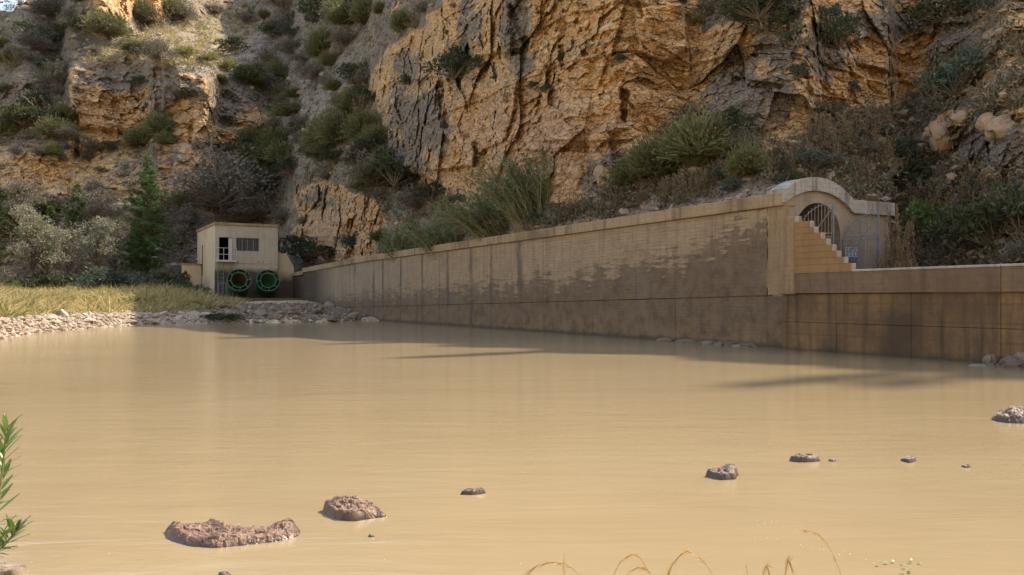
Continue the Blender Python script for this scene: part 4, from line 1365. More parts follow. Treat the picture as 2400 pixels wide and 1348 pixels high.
# ------------------------------------------------------------------ shrubs that stand out one by one
NOTABLE = [
    ("broom", 1625, 395, 165, "largest rounded olive-green broom on the slope behind the wall", 1.05),
    ("broom", 1528, 425, 120, "round green broom just left of the largest one behind the wall", 1.1),
    ("broom", 1472, 430, 80, "small green broom at the foot of the orange cliff, beside two bigger ones", 1.1),
    ("broom", 1752, 418, 88, "upright bright green broom standing alone left above the arch", 1.2),
    ("dark", 1690, 345, 130, "blackish dense scrub behind the largest broom", .7),
    ("grey", 1730, 370, 110, "grey-brown twiggy scrub right behind the largest broom", .8),
    ("dark", 1062, 195, 95, "blackish shrub filling the notch in the orange cliff", 1.0),
    ("dark", 1120, 165, 60, "small dark shrub on the ledge above the notch of the cliff", .6),
    ("dark", 1250, 212, 40, "lower of two small dark tufts in the cliff face", .5),
    ("dark", 1318, 150, 22, "narrow dark tuft hanging in a crack high on the orange cliff", 1.8),
    ("dark", 1452, 150, 26, "dark tuft in a crack near the right end of the orange cliff", 1.2),
    ("dark", 1275, 220, 34, "dark green tuft in the middle of the orange cliff", .8),
    ("dark", 958, 205, 52, "dark shrub on top of the grey block left of the cliff", .6),
    ("dark", 925, 445, 115, "black-green shrub under the overhang at the left foot of the cliff", 1.0),
    ("dark", 1010, 478, 80, "dark brown-green shrub right below the overhang", .7),
    ("grey", 975, 500, 120, "grey-brown low scrub below the overhang, above the cane", .7),
    ("grey", 880, 445, 130, "grey-green bush left of the overhang", 1.0),
    ("broom", 800, 345, 95, "tall olive bush in the gully left of the orange cliff", 1.1),
    ("broom", 762, 355, 80, "olive bush at the left side of the gully", 1.1),
    ("broom", 860, 335, 80, "olive bush against the left edge of the orange cliff", 1.1),
    ("broom", 835, 270, 75, "green bush half way up the gully", 1.0),
    ("dark", 770, 60, 120, "wide dark green bush at the top edge above the gully", .8),
    ("broom", 855, 60, 75, "rounded green bush at the top right of the gully", 1.0),
    ("broom", 945, 75, 60, "green bush on the rocks above the cliff shoulder", 1.0),
    ("dark", 542, 130, 68, "dense dark green bush alone on the sunlit scree", .7),
    ("broom", 650, 195, 62, "round olive bush on the upper scree", 1.0),
    ("broom", 752, 140, 70, "olive bush on the upper right scree", 1.2),
    ("broom", 592, 350, 62, "round green bush at the right end of the left cliff", 1.0),
    ("broom", 652, 362, 80, "larger green bush right of the left cliff", 1.1),
    ("dark", 622, 465, 85, "blackish bush above the right corner of the valve house", 1.1),
    ("dark", 535, 375, 55, "dark bush below the right end of the left cliff", .9),
    ("grey", 432, 235, 70, "grey-green bush clinging to the middle of the left cliff", .8),
    ("yellow", 575, 190, 50, "bright yellow-green broom on the right shoulder of the left cliff", 1.2),
    ("yellow", 535, 168, 45, "yellow-green broom above the left cliff, left of the brightest one", 1.1),
    ("yellow", 435, 135, 50, "yellow-green tuft on the sunlit slope above the left cliff", .8),
    ("yellow", 365, 120, 50, "dry yellow tuft near the left of the sunlit slope", .7),
    ("yellow", 490, 150, 50, "yellow-green tuft at the right of the sunlit slope", .8),
    ("yellow", 400, 18, 55, "yellow-green broom at the top edge of the sunlit slope", .9),
    ("broom", 330, 130, 60, "olive tuft at the top edge of the left cliff", .6),
    ("broom", 145, 190, 60, "green bush left above the left cliff", .9),
    ("dark", 90, 265, 70, "dark green bush on the left slope beside the grey rock", 1.0),
    ("dark", 55, 300, 80, "lower dark green bush on the far left slope", .8),
    ("grey", 530, 505, 210, "big blue-grey bush rising behind the valve house", 1.05),
    ("grey", 600, 520, 120, "grey bush right behind the valve house roof", .8),
    ("dark", 715, 620, 110, "dark green bush between the valve house and the wall", .8),
    ("dark", 770, 622, 100, "dark low bush at the left end of the wall top", .6),
    ("teal", 815, 590, 60, "small blue-green bush in front of the low rock face", .8),
    ("teal", 2230, 240, 150, "large blue-green bush on the right slope", 1.0),
    ("dark", 2205, 70, 130, "wide dark bush at the top right", .7),
    ("dark", 1960, 120, 85, "dark bush hanging over the left edge of the right-hand rocks", 1.2),
    ("teal", 1940, 60, 60, "green bush on top of the right-hand rocks", 1.0),
    ("dark", 1770, 65, 170, "wide blackish bush at the top between the two cliffs", .6),
    ("dark", 1715, 150, 80, "dark bush on the grey slab right of the orange cliff", .7),
    ("yellow", 1635, 60, 42, "small bright yellow-green broom at the top right of the orange cliff", 1.1),
    ("teal", 1992, 225, 40, "small blue-green bush below the right-hand rocks", 1.0),
    ("dark", 1865, 190, 50, "dark bush in the cleft left of the right-hand rocks", 1.2),
    ("teal", 1900, 405, 80, "green bush right above the arch", .9),
    ("green", 2150, 590, 110, "dark green leafy bush behind the low wall, right of the gate", 1.2),
    ("dark", 2230, 600, 130, "dark bush behind the low wall in the right part", 1.0),
    ("dark", 2320, 590, 150, "dark tangled bush near the right end of the low wall", 1.1),
    ("dark", 2385, 560, 140, "dark tangled bush at the right end of the low wall", 1.3),
    ("grey", 2380, 615, 60, "small grey bush on the low wall at the right", 1.3),
]
for k, px, y, w, lab, h in NOTABLE:
    hill_shrub(k, px, y, w * 1.22, lab, None, h)

# tall dry weeds along the top of the wall and right of the portal
SERIES = {}
WEEDS = [(1560, 470, 60), (1600, 462, 70), (1640, 455, 60), (1690, 420, 60), (1720, 438, 55), (1800, 420, 55), (1500, 480, 50), (1450, 488, 50), (1405, 500, 48),
         (1850, 405, 60), (1895, 330, 70), (1935, 350, 75), (1980, 340, 85), (2040, 350, 80), (2075, 390, 80), (2110, 420, 90), (2095, 470, 90), (2125, 520, 100),
         (2100, 600, 75), (2170, 560, 85), (2200, 500, 90), (2260, 470, 90), (2330, 480, 90), (2390, 490, 80), (2150, 625, 60), (2190, 622, 55), (2290, 560, 80), (1960, 400, 60), (2020, 420, 60)]
for px, y, w in WEEDS:
    if px < 1830: g = "behind the wall top"
    elif y < 440: g = "on the slope above the arch"
    else: g = "right of the gate behind the low wall"
    SERIES.setdefault(("tall dry brown weed", g, "tall dry weeds " + g), []).append((px, hill_shrub("dry", px, y, w, "x", None, random.uniform(1.1, 1.5))))

for px, y, D, w, h in [(2092, 626, 27.4, 1.25, 2.0), (2112, 627, 26.6, 1.1, 1.7), (2078, 628, 28.6, .8, 1.3)]:
    SERIES.setdefault(("tall dry brown weed", "right of the gate behind the low wall", "tall dry weeds right of the gate behind the low wall"), []).append((px, shrub("dry", P(px, y, D), w, "x", None, h)))

# ------------------------------------------------------------------ the many smaller shrubs of the slopes
ZONES = [
    ("far left slope", lambda x, y: x < 165 and y < 340),
    ("broken slope above the left trees", lambda x, y: x < 520 and y >= 340),
    ("slope above the left cliff", lambda x, y: x < 520 and y < 160),
    ("left cliff", lambda x, y: x < 640 and y < 345),
    ("gully between the cliffs", lambda x, y: x < 900 and y < 420),
    ("slope behind the valve house", lambda x, y: x < 900),
    ("orange cliff", lambda x, y: x < 1560 and y < 430),
    ("strip behind the wall", lambda x, y: x < 1830 and y >= 400),
    ("grey slabs beside the cliff", lambda x, y: x < 1880),
    ("upper right slope", lambda x, y: y < 250),
    ("lower right slope", lambda x, y: True),
]
KNAME = {"broom": "olive-green", "dark": "dark green", "grey": "grey-brown", "teal": "blue-green", "dry": "dry brown", "yellow": "yellow-green"}
cnt = 0
tries = 0
while cnt < 262 and tries < 6000:
    tries += 1
    px, y = random.uniform(-10, 2410 if random.random() < .6 else 900), random.uniform(5, 640)
    j = int(np.clip(np.searchsorted(CPX, px), 0, len(CPX) - 1))
    if y > CY0[j] - 6: continue
    p, rk = hill_at(px, y)
    if random.random() < rk * 0.93: continue
    if px < 460 and y > 560: continue
    if 180 < px < 620 and 60 < y < 180 and random.random() < .8: continue
    if px > 1900 and random.random() < .2: continue
    if px < 900: k = random.choices(["broom", "dark", "grey", "dry"], [4, 2.2, 5, 1])[0]
    elif px < 1830 and y > 400: k = random.choices(["broom", "teal", "grey", "dry", "dark"], [3, 3, 3, 3, 1])[0]
    else: k = random.choices(["broom", "dark", "grey", "dry", "teal"], [2, 3, 4, 4, 2])[0]
    w = random.uniform(34, 84) * (1.25 if px < 900 else 1.0) * (1.15 if px > 1700 else 1)
    if rk > .5: w *= .55
    z = next(n for n, f in ZONES if f(px, y))
    word = "weed" if k == "dry" else "shrub"
    o = hill_shrub(k, px, y, w, "x", None, random.uniform(.6, 1.05))
    SERIES.setdefault(("small %s %s" % (KNAME[k], word), "on the " + z, "small %s %ss on the %s" % (KNAME[k], word, z)), []).append((px, o))
    cnt += 1
ORD = "leftmost second third fourth fifth sixth seventh eighth ninth tenth eleventh twelfth thirteenth fourteenth fifteenth sixteenth seventeenth eighteenth nineteenth twentieth twenty-first twenty-second twenty-third twenty-fourth twenty-fifth twenty-sixth twenty-seventh twenty-eighth twenty-ninth thirtieth".split()
for (what, where, g), lst in SERIES.items():      # told apart by their order from the left
    lst.sort(key=lambda q: q[0])
    for i, (_, o) in enumerate(lst):
        if len(lst) == 1: o["label"] = "only %s %s" % (what, where)
        elif i == 0: o["label"] = "leftmost %s %s" % (what, where)
        elif i == len(lst) - 1: o["label"] = "rightmost %s %s" % (what, where)
        else: o["label"] = "%s %s from the left %s" % (ORD[min(i, 29)], what, where)
        if len(lst) > 1: o["group"] = g

# grass and low scrub nobody could count
a = Acc(); sc_ = Acc()
N = 21000
pxs = np.where(RNG.uniform(0, 1, N) < .7, RNG.uniform(-200, 2760, N), RNG.uniform(-200, 900, N)); yys = RNG.uniform(-40, 650, N)
J = np.clip(np.searchsorted(CPX, pxs), 0, len(CPX) - 1)
fI = (CY0[J] - yys) / (CY0[J] - YTOP)
I = np.clip(np.round(fI * (NR - 1)).astype(int), 0, NR - 1)
ok = (fI > 0.01) & (RNG.uniform(0, 1, N) > rocks[I, J] * 0.97)
I, J = I[ok], J[ok]
B = np.stack([X3[I, J], Y3[I, J], Z3[I, J]], 1)
clump = 0.5 + 0.9 * fbm(B[:, 0] / 5, B[:, 1] / 5, B[:, 2] / 5, oct=3, seed=300)
keep = RNG.uniform(0, 1, len(B)) < np.clip(clump + .15, .08, 1) * (1 - .75 * np.clip(rocks[I, J] * 1.3, 0, 1))
B = B[keep]
nb = 8
h = RNG.uniform(.22, .6, len(B)) * (B[:, 1] / 70) ** .4
bb = np.repeat(B, nb, 0) + RNG.normal(size=(len(B) * nb, 3)) * .12 * [1, 1, .3]
V, Q, T = blades(bb, rand_dir(len(bb), .25, 1), np.repeat(h, nb) * RNG.uniform(.6, 1.2, len(bb)), np.full(len(bb), .055), RNG.normal(size=(len(bb), 3)) * .25, 2)
a.add(V, Q, T)
tag(link("dry_grass", a.mesh("dry_grass", L_HILLG)), "thin dry grass tufts all over the scree slopes", "grass", kind="stuff")
sel = RNG.choice(len(B), min(16000, len(B)), replace=False)
S = B[sel]; per = 26
r = RNG.uniform(.3, .95, len(S)) * (S[:, 1] / 70) ** .4
d = rand_dir(len(S) * per, -.1, 1)
c = np.repeat(S, per, 0) + d * (np.repeat(r, per) * RNG.uniform(.4, 1, len(d)))[:, None] * [1, 1, .75]
V, F = leafq(c, d + RNG.normal(size=d.shape) * .6, RNG.uniform(.12, .26, len(d)), RNG.uniform(.06, .12, len(d)))
sc_.add(V, F)
L_SCRUB = mat_leaf("low_scrub", (0.06, 0.062, 0.036), (0.19, 0.18, 0.13), 0.2, 0.0, (0.17, 0.125, 0.08), 0.35)
tag(link("low_scrub", sc_.mesh("low_scrub", L_SCRUB)), "low grey-green ground scrub scattered over the slopes", "scrub", kind="stuff")

g = Acc()
GP = []
for k in range(900):
    px_ = random.uniform(195, 620); y_ = random.uniform(30, 165)
    if not in_poly(np.array([px_]), np.array([y_]), [(190, 150), (230, 120), (330, 70), (430, 45), (600, 20), (620, 60), (520, 160), (430, 160), (330, 140), (250, 145)])[0]: continue
    p_, rk_ = hill_at(px_, y_)
    if rk_ < .5: GP.append(p_[:])
B = np.array(GP); nb = 16
bb = np.repeat(B, nb, 0) + RNG.normal(size=(len(B) * nb, 3)) * [.3, .3, .05]
d = rand_dir(len(bb), .4, 1)
V, Q, T = blades(bb, d, RNG.uniform(.4, 1.2, len(bb)), np.full(len(bb), .07), d * [.35, .35, 0] - np.array([[0, 0, .2]]), 2)
g.add(V, Q, T)
tag(link("sunlit_grass", g.mesh("sunlit_grass", L_STRAW)), "sunlit straw-yellow grass on the shelf above the left cliff", "grass", kind="stuff")

# ------------------------------------------------------------------ giant cane behind the wall


def cane(label, px0, px1, ybase, n, Lm, lean, fan):
    p0 = P((px0 + px1) / 2, ybase, wall_D((px0 + px1) / 2) + 2.1)
    t = empty("cane_clump", p0)
    tag(t, label, "cane")
    S, LV = Acc(), Acc()
    for k in range(n):
        u = RNG.uniform(-1, 1)
        half = (px1 - px0) / 2 / FPX * p0.y
        b = np.array([u * half, RNG.uniform(.1, 1.9), -0.3])
        L = Lm * RNG.uniform(.55, 1.0)
        d = np.array([lean + fan * u + RNG.normal() * .13, .12 + RNG.normal() * .10, 1.0]); d /= np.linalg.norm(d)
        bend = np.array([d[0] * .30 - .02, RNG.normal() * .08, -0.14 * abs(d[0]) - .03])
        pts = [b + d * L * s + bend * L * s * s for s in (0, .25, .5, .75, 1)]
        S.tubes([tuple(q) for q in pts], [.016, .014, .012, .009, .005], 4)
        m = 40
        s = RNG.uniform(.3 if k % 4 else .6, 1, m)
        c = b + d * (L * s)[:, None] + bend * (L * s * s)[:, None]
        ld = unit(d + 2 * bend * s[:, None]) * .75 + RNG.normal(size=(m, 3)) * .42
        V, Q, T = blades(c, ld, RNG.uniform(.3, .62, m), RNG.uniform(.03, .055, m), np.array([[0, 0, -.22]]) + RNG.normal(size=(m, 3)) * .12, 3)
        LV.add(V, Q, T)
    link("stalks", S.mesh("stalks", L_STALK), t)
    link("leaves", LV.mesh("leaves", L_CANE), t)
    return t


cane("big fan of giant cane with bare tan stalks leaning left over the wall top", 1225, 1330, 548, 180, 4.8, -.10, .38)
cane("dense green left part of the giant cane fan, bent low to the left", 1140, 1240, 566, 120, 3.9, -.50, .25)
cane("low green cane thicket further left along the wall top", 920, 1010, 618, 90, 3.2, -.05, .38)
cane("low green cane thicket between the two larger cane stands", 1010, 1120, 598, 90, 3.0, -.18, .38)

# ------------------------------------------------------------------ trees on the left


def needle_tree(label, pos, H, rad, seed, leader=True, trunk_h=0.1, name="pine_tree", mat=None, nw=17):
    t = empty(name, pos)
    tag(t, label, "tree")
    tr = Acc()
    tr.tubes([(0, 0, -.6), (0.02 * H, 0, H * .5), (0.01 * H, 0, H * .97)], [H * .014 + .05, H * .009 + .03, .02], 7)
    cr = Acc()
    for w in range(nw):
        f = w / (nw - 1)
        z = H * (trunk_h + (0.97 - trunk_h) * f)
        prof = rad * min(1.0, 0.72 + f * 1.6) * (1 - f) ** .62 + .12
        if leader and f > .85: prof *= .7
        for k in range(8):
            th = k * math.pi / 4 + w * .7 + RNG.normal() * .25
            L = prof * RNG.uniform(.42, 1.22)
            up = .15 + .35 * f + RNG.normal() * .08
            dv = np.array([math.cos(th), math.sin(th), up])
            o = np.array([0.015 * H, 0, z + RNG.normal() * .15])
            tr.tubes([tuple(o), tuple(o + dv * L * .85)], [.035, .01], 4)
            nc = max(3, int(L * 9))
            s = RNG.uniform(.25, 1.0, nc)
            c = o + dv * (L * s)[:, None] + RNG.normal(size=(nc, 3)) * .13
            m = nc * 20
            cc = np.repeat(c, 20, 0)
            V, Q, T = blades(cc, rand_dir(m, -.5, 1) + dv * .5, RNG.uniform(.2, .42, m), np.full(m, .06), RNG.normal(size=(m, 3)) * .1, 1)
            cr.add(V, Q, T)
    link("trunk", tr.mesh("trunk", M_BARK), t)
    link("crown", cr.mesh("crown", mat or L_PINE), t)
    return t


def broad_tree(label, pos, H, rad, mat, nclump=46, per=70, leaf=.2, low=.3, name="tree", lump=0.42):
    t = empty(name, pos)
    tag(t, label, "tree")
    tr, cr = Acc(), Acc()
    tr.tubes([(0, 0, -.5), (.1, .05, H * .22), (.05, 0, H * .45)], [H * .022 + .03, H * .016 + .02, H * .01], 7)
    for k in range(nclump):
        f = RNG.uniform(low, 1) ** .8
        th = RNG.uniform(0, 6.28)
        rr = rad * RNG.uniform(.15, 1.0) * math.sqrt(max(.05, 1 - ((f - .55) / .55) ** 2)) 
        c0 = np.array([rr * math.cos(th), rr * math.sin(th), H * f * .93])
        r = rad * lump * RNG.uniform(.55, 1)
        tr.tubes([(.05, 0, H * min(.42, f * .5)), tuple(c0 * [.5, .5, .8]), tuple(c0)], [H * .007 + .01, .03, .01], 4)
        d = rand_dir(per, -.7, 1)
        c = c0 + d * r * RNG.uniform(.45, 1, (per, 1)) * [1, 1, .75]
        V, F = leafq(c, d + RNG.normal(size=(per, 3)) * .7, RNG.uniform(.6, 1.3, per) * leaf, RNG.uniform(.35, .6, per) * leaf)
        cr.add(V, F)
    link("trunk", tr.mesh("trunk", M_BARK), t)
    link("crown", cr.mesh("crown", mat), t)
    return t


def ground(px, D):
    p = P(px, 700, D); p.z = float(bank_z(px, D)); return p


needle_tree("tall dark green pine with a sunlit top and thin leader, left of the house", ground(341, 90), 14.6, 3.0, 1, trunk_h=.19)
needle_tree("thin second pine trunk with low branches, leaning beside the tall pine", ground(318, 89), 6.3, 1.9, 2, trunk_h=.45, nw=8, leader=False)
p, _ = hill_at(178, 560)
needle_tree("narrow dark conifer on the slope left of the tall pine", p, 6.4, 1.7, 3, trunk_h=.08, nw=13)
p, _ = hill_at(118, 545)
needle_tree("small dark conifer among the grey bushes near the left edge", p, 3.0, .9, 4, trunk_h=.08, nw=9)
needle_tree("dark conifer cut by the left edge of the view", ground(-22, 88), 13.5, 2.2, 5, trunk_h=.08, nw=15, mat=L_DARK)
broad_tree("pale silvery tree with a sunlit top near the left edge", ground(72, 80), 8.6, 2.0, L_PALE, 50, 80, .2, .3)
broad_tree("pale tree with a rounded sunlit crown right of the silvery one", ground(110, 81), 6.6, 2.2, L_PALE, 44, 80, .2, .35)
broad_tree("grey-green pale tree with a thin dark trunk, left of the tall pine", ground(228, 86), 8.0, 2.1, L_PALE, 44, 70, .2, .45)
broad_tree("wide grey tree between the thin-trunked tree and the tall pine", ground(268, 92), 8.4, 2.5, L_GREY, 44, 70, .22, .35)
broad_tree("grey-leaved tree behind the silvery trees", ground(155, 90), 7.6, 2.6, L_GREY, 44, 70, .22, .3)
broad_tree("tall grey tree on the slope above the thin-trunked tree", hill_at(230, 560)[0], 6.5, 2.8, L_GREY, 40, 70, .22, .3)
broad_tree("grey tree behind the left corner of the valve house", hill_at(430, 600)[0], 6.2, 2.2, L_GREY, 40, 60, .2, .3)
broad_tree("dark grey-green tree on the slope near the left edge", hill_at(48, 560)[0], 7.0, 2.6, L_GREY, 40, 70, .22, .3)

BANKB = [
    ("green", 38, 77, 1.9, 1.2, "bright green sunlit bush at the left edge behind the straw grass"),
    ("dark", 85, 80, 4.6, .85, "dark bush below the silvery tree on the left"),
    ("dark", 150, 82, 5.2, 1.0, "large dark bush between the bright green bush and the blue-green one"),
    ("teal", 236, 81, 5.6, 1.0, "large blue-green bush in the middle of the row behind the straw grass"),
    ("teal", 285, 82, 4.6, 1.1, "blue-green bush below the tall pine, right of the largest one"),
    ("teal", 345, 82, 4.6, .9, "blue-green bush in front of the tall pine"),
    ("dark", 395, 83, 4.6, 1.0, "dark green bush left of the valve house"),
    ("teal", 440, 78.5, 3.4, .75, "low blue-green bush against the left wall of the valve house"),
    ("dark", 465, 79, 3.0, .7, "low dark bush at the left corner of the valve house"),
    ("grey", 420, 90, 4.6, 1.2, "grey bush behind the wing wall of the valve house"),
    ("grey", 130, 88, 5.0, 1.3, "grey-brown bush behind the pale trees on the left"),
    ("grey", 20, 86, 5.0, 1.2, "grey-brown bush behind the bright green bush at the left edge"),
]
for k, px, D, w, h, lab in BANKB:
    shrub(k, ground(px, D), w, lab, None, h)
for k, px, D, w, h, lab in [
    ("broom", 55, 46, 1.9, 1.0, "olive-green bush in the straw grass at the left edge, above the stones"),
    ("green", 136, 48, 1.0, 1.1, "small bright green sunlit plant in the straw grass"),
    ("green", 325, 62, 1.6, .8, "green plant at the top of the stones, left of two"),
    ("teal", 372, 64, 1.1, .8, "small dark green plant at the top of the stones, right of two"),
    ("dark", 500, 57.0, 2.0, .5, "dark green water plant at the foot of the stones"),
    ("dark", 545, 57.0, 2.2, .5, "dark green water plant right of its twin at the rubble foot"),
    ("grey", 245, 57, 1.7, .6, "grey tuft in the shaded straw grass"),
    ("green", 752, 62, 1.4, .5, "low green weed among the rubble by the long wall"),
]:
    shrub(k, ground(px, D), w, lab, None, h)

# straw-coloured grass of the terrace
g = Acc()
N = 11000
px = RNG.uniform(-160, 560, N)
f = RNG.uniform(0, 1, N) ** .8
D0 = bank_w(px) + np.interp(px, [0, 250, 430, 560], [2.4, 2.6, 3.8, 13])
D = D0 + (82 - D0) * f
z = bank_z(px, D)
B = np.stack([(px - 1200) / FPX * D, D, z - .03], 1)
den = 0.6 + .8 * fbm(B[:, 0] / 2.5, B[:, 1] / 2.5, oct=3, seed=400)
thin = np.interp(px, [420, 540], [1, .35])
B = B[(RNG.uniform(0, 1, N) < np.clip(den, .15, 1) * thin)]
nb = 14
hh = RNG.uniform(.5, 1.65, len(B)) * np.clip(0.75 + .9 * fbm(B[:, 0] / 3, B[:, 1] / 3, oct=3, seed=401), .25, 1.3)
bb = np.repeat(B, nb, 0) + RNG.normal(size=(len(B) * nb, 3)) * [.16, .16, .02]
d = rand_dir(len(bb), .6, 1)
V, Q, T = blades(bb, d, np.repeat(hh, nb) * RNG.uniform(.6, 1.2, len(bb)), np.full(len(bb), .045), d * [.35, .35, 0] + np.array([[0, 0, -.22]]), 2)
g.add(V, Q, T)
tag(link("straw_grass", g.mesh("straw_grass", L_STRAW)), "thick straw-yellow grass on the terrace of the left bank", "grass", kind="stuff")

# slim trees on the ridge above the view; their shadows are the long streaks on the water
RI = AZ.argmax(axis=0)
rjs = np.where((CPX > 700) & (CPX < 5600))[0]
rpt = np.stack([AX[RI[rjs], rjs], AY[RI[rjs], rjs], AZ[RI[rjs], rjs]], 1)
rc = rpt[:, 0] * math.cos(SUN_AZ) - rpt[:, 1] * math.sin(SUN_AZ)
ra = rpt[:, 0] * math.sin(SUN_AZ) + rpt[:, 1] * math.cos(SUN_AZ)
for k, (px, D_) in enumerate([(960, 3200 / 138), (790, 3200 / 106), (1690, 3200 / 202), (2070, 3200 / 208), (560, 3200 / 92)]):
    tx, ty = (px - 1200) / FPX * D_, D_
    c_ = tx * math.cos(SUN_AZ) - ty * math.sin(SUN_AZ); a_ = tx * math.sin(SUN_AZ) + ty * math.cos(SUN_AZ)
    i = int(np.abs(rc - c_).argmin())
    H = (ra[i] - a_) / COT - rpt[i, 2]
    H = float(np.clip(H, 2.5, 8.5))
    needle_tree(["first", "second", "third", "fourth", "fifth"][k] + " slim conifer on the ridge above the wall, throwing a streak of shade", Vector(rpt[i]), H, 0.30 + .025 * H, 50 + k, trunk_h=.12, nw=10, name="ridge_conifer")

# ------------------------------------------------------------------ stones
import bmesh


def mat_stone(name, a, b, c2, rough=0.9, spec=0.2, scale=1.0, wet=False):
    m = NT(name)
    v = m.coord(); oi = m.n("ShaderNodeObjectInfo").outputs["Random"]
    n1 = m.noise(v, 2.2 * scale, 6, 0.65); n2 = m.noise(v, 11 * scale, 6, 0.7)
    base = m.mix(oi, a, b)
    c = m.mix(m.range(n1, 0.38, 0.66, 0, .8), base, c2)
    c = m.mix(m.range(n2, 0.55, 0.75, 0, .5), c, a)
    h = m.math('ADD', n1, m.math('MULTIPLY', n2, .6))
    return m.principled(c, rough, m.bump(h, 0.8, 0.05 / scale), spec)


M_STONE = mat_stone("bank_stone", (0.27, 0.23, 0.19), (0.47, 0.435, 0.39), (0.27, 0.195, 0.145))
M_RUBBLE = mat_stone("rubble_stone", (0.13, 0.11, 0.09), (0.27, 0.235, 0.20), (0.18, 0.12, 0.08))
M_BOULDER = mat_stone("boulder_stone", (0.33, 0.26, 0.19), (0.25, 0.215, 0.18), (0.42, 0.28, 0.16), scale=.5)


def mat_wetrock(name, a, b, c2):
    """river rock: facets and grain, a dark wet band just above the water, drier on top"""
    m = NT(name)
    v = m.coord(); z = m.sep(m.geo("Position"))[2]
    n1 = m.noise(v, 9, 6, 0.65); n2 = m.noise(v, 45, 6, 0.7)
    fac = m.sep(m.voro(v, 16, 'F1', "Color"))[0]
    c = m.mix(fac, a, b)
    c = m.mix(m.range(n1, 0.45, 0.68, 0, .85), c, c2)
    c = m.mix(m.range(n2, 0.58, 0.72, 0, .4), c, (0.26, 0.20, 0.165))
    wet = m.range(m.math('ADD', z, m.math('MULTIPLY', n1, 0.03)), 0.02, 0.05, 1, 0)
    c = m.mix(m.math('MULTIPLY', wet, 0.6), c, (0.03, 0.02, 0.017))
    h = m.math('ADD', n1, m.math('MULTIPLY', n2, .5))
    return m.principled(c, m.range(wet, 0, 1, 0.55, 0.22), m.bump(h, 0.8, 0.012), 0.5)


M_WETROCK = mat_wetrock('wet_purple_rock', (0.055, 0.036, 0.033), (0.085, 0.055, 0.048), (0.15, 0.095, 0.07))
M_DRYROCK = mat_wetrock('river_rock', (0.072, 0.038, 0.030), (0.13, 0.072, 0.052), (0.22, 0.125, 0.082))


def stone_mesh(seed, flat=.65, npt=15):
    r = np.random.default_rng(seed)
    bm = bmesh.new()
    for _ in range(npt):
        d = r.normal(size=3); d /= np.linalg.norm(d)
        s = r.uniform(.8, 1.0)
        bm.verts.new((d[0] * s * .55, d[1] * s * .42, d[2] * s * .5 * flat))
    res = bmesh.ops.convex_hull(bm, input=bm.verts[:])
    bmesh.ops.delete(bm, geom=[e for e in res["geom_interior"] if isinstance(e, bmesh.types.BMVert)], context='VERTS')
    me = bpy.data.meshes.new("stone")
    bm.to_mesh(me); bm.free()
    return me


ST = [stone_mesh(k, random.choice([.5, .65, .8])) for k in range(14)]
ST_B, ST_R = [], []
for k, me in enumerate(ST):
    m1 = me.copy(); m1.materials.append(M_STONE); ST_B.append(m1)
    m2 = me.copy(); m2.materials.append(M_RUBBLE); ST_R.append(m2)


def put_stone(meshes, parent, pos, s):
    o = link("stone", random.choice(meshes), parent)
    o.location = pos
    o.scale = (s * random.uniform(.85, 1.25), s * random.uniform(.8, 1.1), s * random.uniform(.7, 1.0))
    o.rotation_euler = (random.uniform(-.5, .5), random.uniform(-.5, .5), random.uniform(0, 6.28))
    return o


bankS = empty("stone_bank", P(150, 760, 42)); bankS.location.z = 0
tag(bankS, "bank of loose angular stones along the left shore, sunlit at the left end", "stone bank")
inv = Vector(bankS.location)
# rows of stones overlapping down the bank
n_b = 0
cand = []
for k in range(2600):
    px_ = random.uniform(-60, 500); d_ = random.uniform(-.4, np.interp(px_, [250, 420, 500], [2.3, 2.2, 1.6]))
    cand.append((px_, d_))
taken = []
for px_, d_ in cand:
    D_ = float(bank_w(px_)) + d_
    s = random.choice([.24, .3, .34, .4, .46, .55, .7, .95]) * float(np.interp(px_, [240, 330, 500], [1.0, 1.3, 1.0]))
    X_ = (px_ - 1200) / FPX * D_
    if any((X_ - tx) ** 2 + (D_ - ty) ** 2 < (0.36 * (s + ts)) ** 2 for tx, ty, ts in taken): continue
    taken.append((X_, D_, s))
    if len(taken) >= 298: break
for X_, D_, s in taken:
    px_ = X_ / D_ * FPX + 1200
    put_stone(ST_B, bankS, Vector((X_, D_, float(bank_z(px_, D_)) + s * .13)) - inv, s)


def stone_field(name, label, parent, pts, meshes, mat):
    V, F, n = [], [], 0
    for p, s in pts:
        me = random.choice(meshes)
        v = np.array([x.co[:] for x in me.vertices]) * s * np.random.default_rng(n).uniform(.8, 1.2, 3)
        t = random.uniform(0, 6.28); c, s_ = math.cos(t), math.sin(t)
        v = v @ np.array([[c, s_, 0], [-s_, c, 0], [0, 0, 1]]) + p
        F.append(np.array([q.vertices[:] for q in me.polygons]) + n); V.append(v); n += len(v)
    o = link(name, mesh_np(name, np.concatenate(V), np.concatenate(F), mat), parent)
    o["kind"] = "stuff"
    if label: o["label"] = label
    if parent is None: o["category"] = "stones"
    return o


pts = []
for k in range(2600):
    px_ = random.uniform(-140, 505); d_ = random.uniform(-.4, np.interp(px_, [250, 420, 500], [2.8, 2.8, 2.4]))
    D_ = float(bank_w(px_)) + d_; X_ = (px_ - 1200) / FPX * D_; s = random.choice([.12, .16, .2, .26, .34, .42])
    pts.append((np.array([X_, D_, float(bank_z(px_, D_)) + s * .1]) - np.array(inv), s))
stone_field("small_stones", "small stones filling the gaps of the bank", bankS, pts, ST, M_STONE)

